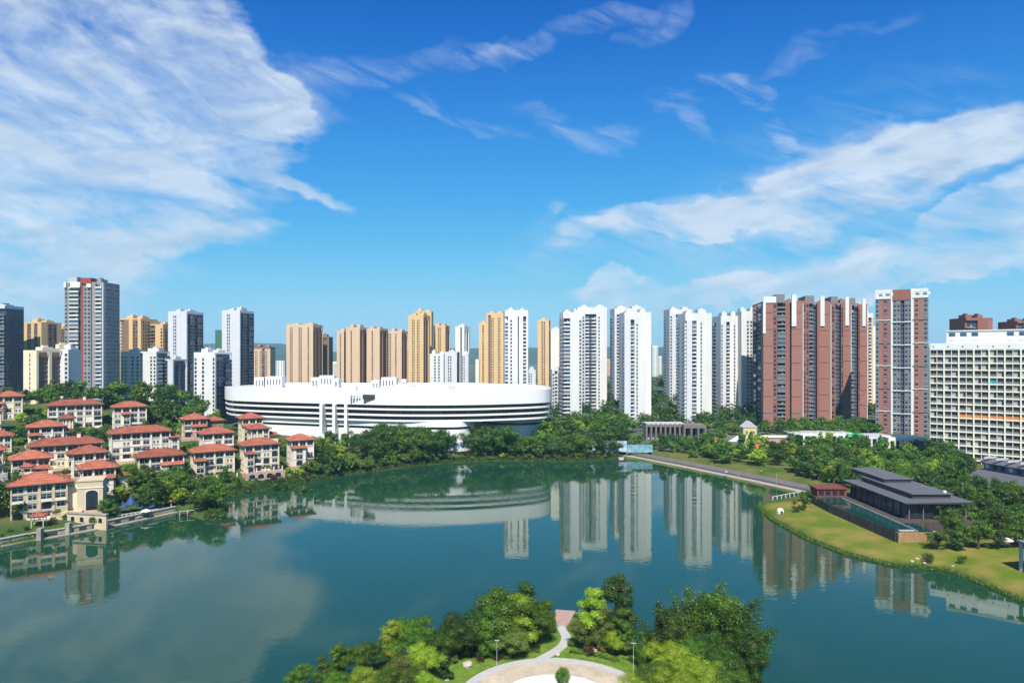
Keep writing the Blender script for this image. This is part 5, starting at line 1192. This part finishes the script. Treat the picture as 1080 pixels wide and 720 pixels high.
for i, px in enumerate((700, 735, 775, 815)):
    y = 372-i*14; x = X(px+4, y); lamp(f'slim lamp {ORD[i]} from the left along the promenade grass', x, y, tz(x, y), 6, 'lamps along the promenade')
for px, d, l in ((1015, 262, 'lamp mast beside the pavilion trees'), (1043, 265, 'lamp mast in front of the long dark hall')): x = X(px, d); lamp(l, x, d, tz(x, d), 11, 'lamp masts near the hall')
def rock(label, px, py, s, z=ZI, g='pale boulders'):
    x, y = G(px, py, z); bm = bmesh.new(); bmesh.ops.create_icosphere(bm, subdivisions=3, radius=1)
    for v in bm.verts: n = mnoise.fractal(v.co*1.3+Vector((px, py, 0)), 1, 2, 3); v.co *= 1+.35*n; v.co.z *= .62; v.co *= s
    me = bpy.data.meshes.new('boulder'); bm.to_mesh(me); bm.free(); me.materials.append(M['rock']); o = put('boulder', me, None, (x, y, z+s*.25)); tag(o, label, 'rock', g)
rock('pale boulder on the lawn left of the round plaza', 493, 702, 1.0); rock('pale boulder at the fork of the garden path', 588, 690, .55); rock('pale boulder in the hedge right of the garden path', 626, 687, .85)
rock('small pale boulder among shrubs at lower left', 471, 717, .5); rock('low boulder near the lower left shrubs', 458, 717, .5)
for i, (p, y, s) in enumerate(((968, 590, .7), (962, 592, .5), (975, 594, .45), (1005, 597, .4))): rock(['pinkish boulder left of the lakeside bush on the lawn', 'small boulder touching the water below the lawn', 'small boulder beside the lakeside bush', 'small boulder between two lakeside bushes'][i], p, y, s, 1.2)
rock('white boulder on the promenade grass', 766, 498, .8, 3); rock('small white stone on the promenade grass', 803, 497, .5, 3)

# ------------------------------------------------------------------ planting
NR = 'in the garden left of the plaza path'
NL = [(318, 727, 697, 'round', 'mid'), (340, 722, 690, 'tall', 'mid'), (358, 716, 678, 'tall', 'mid'), (377, 712, 674, 'round', 'mid'), (398, 704, 672, 'round', 'dark'), (412, 702, 652, 'tall', 'lime'), (431, 697, 648, 'round', 'mid'),
      (449, 694, 650, 'tall', 'mid'), (462, 698, 662, 'round', 'dark'), (476, 694, 655, 'round', 'mid'), (490, 692, 646, 'wide', 'dark'), (506, 688, 645, 'round', 'dark'), (516, 692, 640, 'tall', 'mid'), (531, 682, 614, 'round', 'mid'),
      (548, 686, 626, 'tall', 'lime'), (556, 676, 614, 'tall', 'dark'), (563, 678, 630, 'round', 'mid'), (576, 668, 632, 'tall', 'mid'), (538, 694, 655, 'round', 'olive'), (520, 676, 634, 'wide', 'dark')]
for a in NL: T(*a, 'near', NR, wide=1.22)
NF = 'in the front row at lower left'
for a in [(383, 735, 700, 'round', 'lime'), (405, 738, 704, 'round', 'mid'), (425, 726, 688, 'round', 'olive'), (447, 718, 676, 'round', 'lime'), (443, 738, 702, 'round', 'lime'), (420, 742, 700, 'round', 'mid'), (352, 742, 706, 'round', 'mid'), (470, 716, 690, 'tall', 'dark'), (335, 745, 712, 'tall', 'dark')]: T(*a, 'near', NF, wide=1.3)
NM = 'between the garden path and the right clump'
for a in [(617, 684, 648, 'round', 'olive'), (625, 682, 620, 'tall', 'lime'), (628, 676, 626, 'tall', 'mid'), (650, 678, 604, 'tall', 'dark'), (656, 684, 640, 'tall', 'mid'), (636, 684, 640, 'tall', 'olive'), (648, 690, 662, 'round', 'lime'), (661, 690, 655, 'tall', 'mid')]: T(*a, 'near', NM, wide=1.12)
NB = 'in the big clump at garden right end'
for a in [(690, 702, 648, 'feather', 'dark'), (704, 696, 632, 'feather', 'dark'), (720, 698, 640, 'round', 'mid'), (728, 694, 628, 'feather', 'mid'), (746, 696, 614, 'feather', 'mid'), (758, 694, 620, 'round', 'mid'), (770, 702, 628, 'feather', 'dark'),
          (788, 712, 642, 'feather', 'dark'), (776, 722, 668, 'wide', 'dark'), (750, 712, 660, 'wide', 'dark'), (735, 716, 670, 'round', 'mid'), (796, 724, 672, 'feather', 'dark'), (680, 708, 664, 'feather', 'mid'), (760, 728, 676, 'round', 'dark')]: T(*a, 'near', NB, wide=1.08)
NY = 'in the bright group at bottom right'
for a in [(702, 716, 672, 'round', 'lime'), (715, 722, 676, 'round', 'lime'), (728, 730, 688, 'round', 'lime'), (690, 738, 694, 'round', 'bush'), (748, 738, 694, 'round', 'lime'), (706, 745, 700, 'round', 'lime'), (770, 742, 700, 'round', 'mid'), (672, 742, 706, 'round', 'lime')]: T(*a, 'near', NY, wide=1.25)
T(593, 731, 700, 'round', 'bush', 'near', 'standing alone at the rim of the round plaza', wide=.8)
SH = 'along the garden lawn beside the plaza'
rs = random.Random(8)
for i in range(44):
    px = rs.uniform(478, 672)
    if 586 < px < 602: continue
    py = rs.uniform(676, 697) if px < 586 else rs.uniform(681, 691)
    if px < 560: py = rs.uniform(684, 700)-(px-478)*.06
    x, y = G(px, py, ZI)
    if math.hypot(x-pcx, y-pcy) < pr+.6 or min(math.hypot(x-a, y-b) for a, b in cl) < 1.9: continue
    add_tree(x, y, rs.uniform(.9, 2.1), 'bush', rs.choice(['bush', 'red', 'olive', 'dark', 'rust', 'bush', 'olive']), 'near', SH, z=ZI-.05)
# hedge arcs north of the plaza
for i in range(16):
    a = math.radians(52+i*3.2); x, y = pcx+(pr+3.0)*math.cos(a), pcy+(pr+3.0)*math.sin(a)
    if min(math.hypot(x-q, y-b) for q, b in cl) > 2.2: add_tree(x, y, 1.0, 'bush', 'olive' if i % 2 else 'bush', 'near', 'in the plaza hedge', wide=1.2, z=ZI-.05)
# left bank
grove('in the clump on the left point of land', 13, 146, 236, 262, 302, 8.5, 13.5, ['round', 'wide'], ['dark', 'mid', 'mid', 'dark'], 'mid', 2.5, 26, 5, 3)
grove('along the villa bank', 30, 232, 335, 275, 355, 1.4, 2.6, ['bush'], ['bush', 'bush', 'red', 'olive', 'dark'], 'mid', 1.2, 12, 2.2, 4, name='shrub')
grove('below the villa terraces', 12, 205, 340, 288, 365, 4, 7.5, ['round', 'tall'], ['dark', 'mid', 'red', 'mid'], 'mid', 5, 20, 5, 41)
grove('in the gardens under the large tan villa', 11, -20, 120, 232, 262, 1.3, 2.4, ['bush'], ['bush', 'dark', 'olive', 'red'], 'mid', 1.5, 14, 3, 5)
grove('at the tip of the left point of land', 10, 150, 240, 262, 300, 1.6, 2.4, ['bush'], ['bush'], 'mid', 1, 9, 2.5, 51)
for px, d, h, k, lf in ((8, 238, 17, 'wide', 'dark'), (20, 234, 8, 'round', 'dark'), (-8, 240, 12, 'round', 'mid'), (112, 243, 8.5, 'round', 'mid'), (119, 262, 9, 'tall', 'mid'), (127, 268, 11, 'wide', 'mid'), (136, 268, 10, 'round', 'mid'), (120, 283, 9, 'round', 'dark'), (137, 290, 10, 'wide', 'mid'), (148, 288, 9, 'wide', 'mid'),
                        (40, 345, 10, 'round', 'dark'), (33, 348, 9, 'round', 'dark'), (16, 325, 9, 'round', 'dark'), (82, 325, 10, 'round', 'dark'), (100, 325, 11, 'round', 'dark'), (22, 285, 8, 'tall', 'mid'), (27, 280, 6, 'round', 'mid'), (110, 315, 9, 'round', 'mid'), (160, 320, 9, 'round', 'lime'), (192, 300, 8, 'round', 'lime'), (135, 345, 5, 'tall', 'dark'), (150, 345, 5, 'cone', 'dark'),
                        (68, 262, 6, 'round', 'mid'), (206, 275, 8, 'round', 'dark'), (298, 305, 10, 'round', 'dark'), (320, 300, 8, 'round', 'dark'), (60, 238, 4, 'round', 'mid'), (100, 236, 4.5, 'round', 'mid')):
    d *= 1.07; add_tree(X(px, d), d, h, k, lf, 'mid', 'in the gardens between the villas', 1.15)
grove('on the wooded hilltop behind the villas', 46, 38, 212, 404, 446, 9, 15, ['round', 'wide'], ['dark', 'mid', 'mid', 'dark'], 'far', gap=5.5, seed=6)
grove('on the slope under the pale grey towers', 18, 168, 240, 372, 430, 6, 11, ['round', 'wide', 'tall'], ['mid', 'dark', 'lime', 'mid'], 'far', gap=5, seed=7)
grove('beside the dark left tower', 7, -6, 36, 412, 440, 8, 13, ['round'], ['dark', 'mid'], 'far', gap=5, seed=71)
# far shore
grove('in the tall grove before the mall', 22, 388, 470, 385, 428, 15, 21, ['round', 'wide', 'round'], ['dark', 'mid', 'dark'], 'mid', 5, 40, 5, 8, wide=1.15)
grove('in the lower grove before the mall', 20, 320, 392, 358, 428, 9, 13.5, ['round', 'wide', 'tall'], ['dark', 'mid', 'dark', 'lime'], 'mid', 5, 60, 5, 81, wide=1.15)
grove('at the water edge before the mall', 40, 320, 480, 352, 412, 4, 9, ['round', 'wide', 'round'], ['mid', 'dark', 'olive', 'mid'], 'mid', 1.5, 9, 3.2, 9, wide=1.2)
grove('before the right half of the mall', 10, 498, 531, 416, 436, 14, 21, ['round', 'wide'], ['dark', 'mid', 'dark'], 'mid', 3, 40, 4.5, 10, wide=1.1)
grove('under the right end of the mall', 12, 531, 572, 415, 436, 8, 12, ['round', 'wide'], ['dark', 'mid', 'dark'], 'mid', 3, 40, 4.5, 101, wide=1.1)
grove('between the mall end and the promenade', 34, 562, 656, 414, 452, 8, 15, ['round', 'wide'], ['dark', 'mid', 'dark', 'mid'], 'mid', 3, 60, 4.6, 11, wide=1.1)
grove('low along the middle shore', 34, 478, 655, 404, 424, 2, 5, ['bush', 'round'], ['mid', 'lime', 'olive', 'bush'], 'mid', 1.2, 6, 3, 12)
grove('at the right end of the mall', 8, 570, 600, 440, 475, 14, 21, ['round', 'wide'], ['dark', 'mid'], 'far', gap=5, seed=13)
grove('at the foot of the first white towers', 24, 588, 668, 475, 540, 9, 14, ['round', 'wide'], ['mid', 'lime', 'dark', 'mid'], 'far', gap=6, seed=14)
grove('before the low brown hall', 22, 640, 760, 436, 460, 6, 9, ['round', 'wide'], ['dark', 'mid'], 'far', gap=5, seed=15)
grove('in the promenade park', 105, 690, 912, 312, 430, 7, 12, ['round', 'wide', 'tall', 'cone', 'round'], ['mid', 'dark', 'mid', 'lime', 'dark'], 'mid', 20, 200, 4.4, 16, wide=1.15, avoid=lambda x, y: (PX(x, y) > 745 and PX(x, y) < 830 and y < 372))
grove('in the wood beyond the dark pavilion', 60, 862, 985, 305, 415, 8, 12, ['round', 'wide', 'cone', 'round'], ['mid', 'dark', 'mid', 'lime'], 'mid', 14, 300, 6, 17)
grove('behind the pavilion roof', 30, 935, 1030, 294, 365, 8, 11.5, ['round', 'wide'], ['mid', 'dark', 'mid'], 'mid', 14, 300, 5, 18)
grove('before the long hall', 22, 1000, 1095, 268, 296, 5, 8, ['round', 'wide'], ['mid', 'dark'], 'mid', 14, 400, 4.5, 191, avoid=lambda x, y: 121 < x < 165 and y < 300)
grove('by the hotel foot', 8, 972, 1015, 345, 370, 9, 17, ['tall', 'round'], ['mid', 'dark'], 'mid', 10, 400, 5, 19)
INP = lambda x, y: 121 < x < 165 and 217 < y < 300
grove('between the pavilion and the right edge', 44, 985, 1090, 214, 290, 7, 11, ['round', 'wide'], ['dark', 'mid', 'dark', 'mid'], 'mid', 14, 400, 4.6, 20, wide=1.15, avoid=lambda x, y: INP(x, y) or y < 214)
for px, py, h, k, lf in ((1003, 571, 10, 'round', 'mid'), (1008, 580, 5, 'round', 'mid'), (1016, 576, 5.5, 'round', 'red'), (995, 556, 11, 'round', 'mid'), (1052, 581, 6.5, 'wide', 'dark'), (1066, 576, 7, 'round', 'dark'), (1079, 578, 6, 'round', 'dark')):
    x, y = G(px, py, 3); add_tree(x, y, h, k, lf, 'mid', 'on the lawn beside the pool end', 1.0)
for px, py, h in ((978, 593, 3.4), (1014, 596, 2.8)): x, y = G(px, py, 1.2); add_tree(x, y, h, 'bush', 'dark', 'near', 'on the water edge of the lawn', wide=.75)
for px, py, h, k, lf in ((841, 541, 3.0, 'bush', 'dark'), (848, 540, 5.0, 'tall', 'dark'), (853, 534, 6, 'tall', 'mid'), (846, 530, 5, 'round', 'mid'), (838, 533, 2.2, 'bush', 'mid')): x, y = G(px, py, 1.6); add_tree(x, y, h, k, lf, 'mid', 'at the tip of the lawn by the annex')
VXY = [(X((v[1]+v[2])/2, v[4]+6), v[4]+6) for v in VL]
grove('among the villa gardens', 95, -10, 320, 262, 405, 4, 8.5, ['round', 'tall', 'wide', 'round'], ['mid', 'dark', 'lime', 'mid'], 'far', 5, 400, 4, 61, wide=1.2, avoid=lambda x, y: any(abs(x-a)+abs(y-b) < 13 or (abs(x-a) < 9 and 0 < b-y < 17) for a, b in VXY))
grove('scattered among the villa gardens', 60, -10, 320, 258, 400, 1.5, 2.6, ['bush'], ['bush', 'dark', 'olive', 'red'], 'mid', 4, 400, 4, 62, wide=1.2, avoid=lambda x, y: any(abs(x-a)+abs(y-b) < 12 for a, b in VXY))
def fringe(name, label, pts, n, s0, s1, h0, h1, size, leaf, seed):
    rng = np.random.default_rng(seed); P = [np.array(p) for p in pts]; L_ = [np.linalg.norm(b-a) for a, b in zip(P, P[1:])]; cum = np.concatenate([[0], np.cumsum(L_)])
    t = rng.uniform(0, cum[-1], n); i = np.clip(np.searchsorted(cum, t)-1, 0, len(L_)-1); f = (t-cum[i])/np.array(L_)[i]
    A = np.array(pts)[i]; B = np.array(pts)[i+1]; c = A+(B-A)*f[:, None]; u = (B-A)/np.linalg.norm(B-A, axis=1)[:, None]; nn = np.stack([-u[:, 1], u[:, 0]], 1)
    o = rng.uniform(s0, s1, n); c1 = c+nn*o[:, None]; sd1 = shore(c1[:, 0], c1[:, 1]); c2 = c-nn*o[:, None]; sd2 = shore(c2[:, 0], c2[:, 1])
    c = np.where((sd1 > sd2)[:, None], c1, c2); dq, iq = seg_dist(c[:, 0], c[:, 1], quay_poly); ok = (~iq) & (dq > 1) & (shore(c[:, 0], c[:, 1]) > -.3); c = c[ok]; n = len(c)
    lump = np.array([mnoise.noise((x*.11, y*.11, seed)) for x, y in c])*.5+.5
    z = np.maximum(terrain(c[:, 0], c[:, 1]), 0)+(h0+(h1-h0)*lump)*rng.random(n)**.7
    p = np.stack([c[:, 0], c[:, 1], z], 1); nr = rng.normal(size=(n, 3))+np.array([0, -.5, .5]); nr /= np.linalg.norm(nr, axis=1)[:, None]
    a = np.cross(nr, rng.normal(size=(n, 3))); a /= np.linalg.norm(a, axis=1)[:, None]; b = np.cross(nr, a); s_ = size*(.6+.8*rng.random(n))[:, None]
    q = np.stack([p-a*s_, p-b*s_*.5, p+a*s_, p+b*s_*.5], 1).reshape(-1, 3)
    ob = put(name, crown_mesh(name, q, np.clip(lump*.6+rng.random(n)*.4, 0, 1), LM[leaf])); tag(ob, label, 'ground cover', kind='stuff')
fringe('reeds', 'low green reeds fringing the lawn along the lake', [G(*p) for p in RIGHT[6:]], 9000, -.1, 1.5, .2, 1.0, .22, 'bush', 5)
fringe('bank_plants', 'tangled green ground cover along the far and left lake bank', [G(*p) for p in LEFT[7:]], 26000, .1, 7, .2, 2.2, .34, 'dark', 6)
fringe('bank_plants', 'rough greenery spilling over the left garden bank', [G(*p) for p in LEFT[:7]], 5000, 1.2, 5, .1, 1.4, .22, 'mid', 7)
fringe('island_plants', 'dark undergrowth along the edge of the near garden', [G(*p) for p in ISLAND], 16000, .1, 3.5, .1, 1.0, .16, 'dark', 8)
grove('at the foot of the white and brick towers', 22, 735, 812, 452, 500, 6, 10, ['round', 'wide'], ['dark', 'mid'], 'far', gap=6, seed=22)
grove('on the green slope below the brick towers', 44, 820, 930, 446, 484, 7, 11, ['round', 'wide'], ['mid', 'dark', 'mid'], 'far', gap=5, seed=23)
flush_trees()
def far_wood():
    rng = np.random.default_rng(12); Q = []; Tn = []
    def patch(n, p0, p1, d0, d1, h0, h1):
        px = rng.uniform(p0, p1, n); d = rng.uniform(d0, d1, n); x = (px-CX)/F*d; z = terrain(x, d)
        for i in range(n):
            h = rng.uniform(h0, h1); cl_ = [(c[0]+x[i], c[1]+d[i], c[2]+z[i], c[3]*1.2, 1) for c in clumps_for('wide', rng, h)]
            q, t = leaf_cloud(rng, cl_, 260, h*.06); Q.append(q); Tn.append(np.clip(t*.6+rng.random()*.4, 0, 1))
    patch(170, 585, 815, 500, 640, 10, 15); patch(120, 560, 830, 640, 820, 11, 17); patch(70, 820, 935, 560, 700, 10, 15); patch(60, 560, 840, 800, 1400, 10, 16); patch(60, 200, 520, 560, 900, 8, 13)
    me = crown_mesh('distant_wood', np.concatenate(Q), np.concatenate(Tn), LM['dark']); o = put('distant_wood', me)
    tag(o, 'dense dark green wood behind and between the white towers', 'wood', kind='stuff')
far_wood()
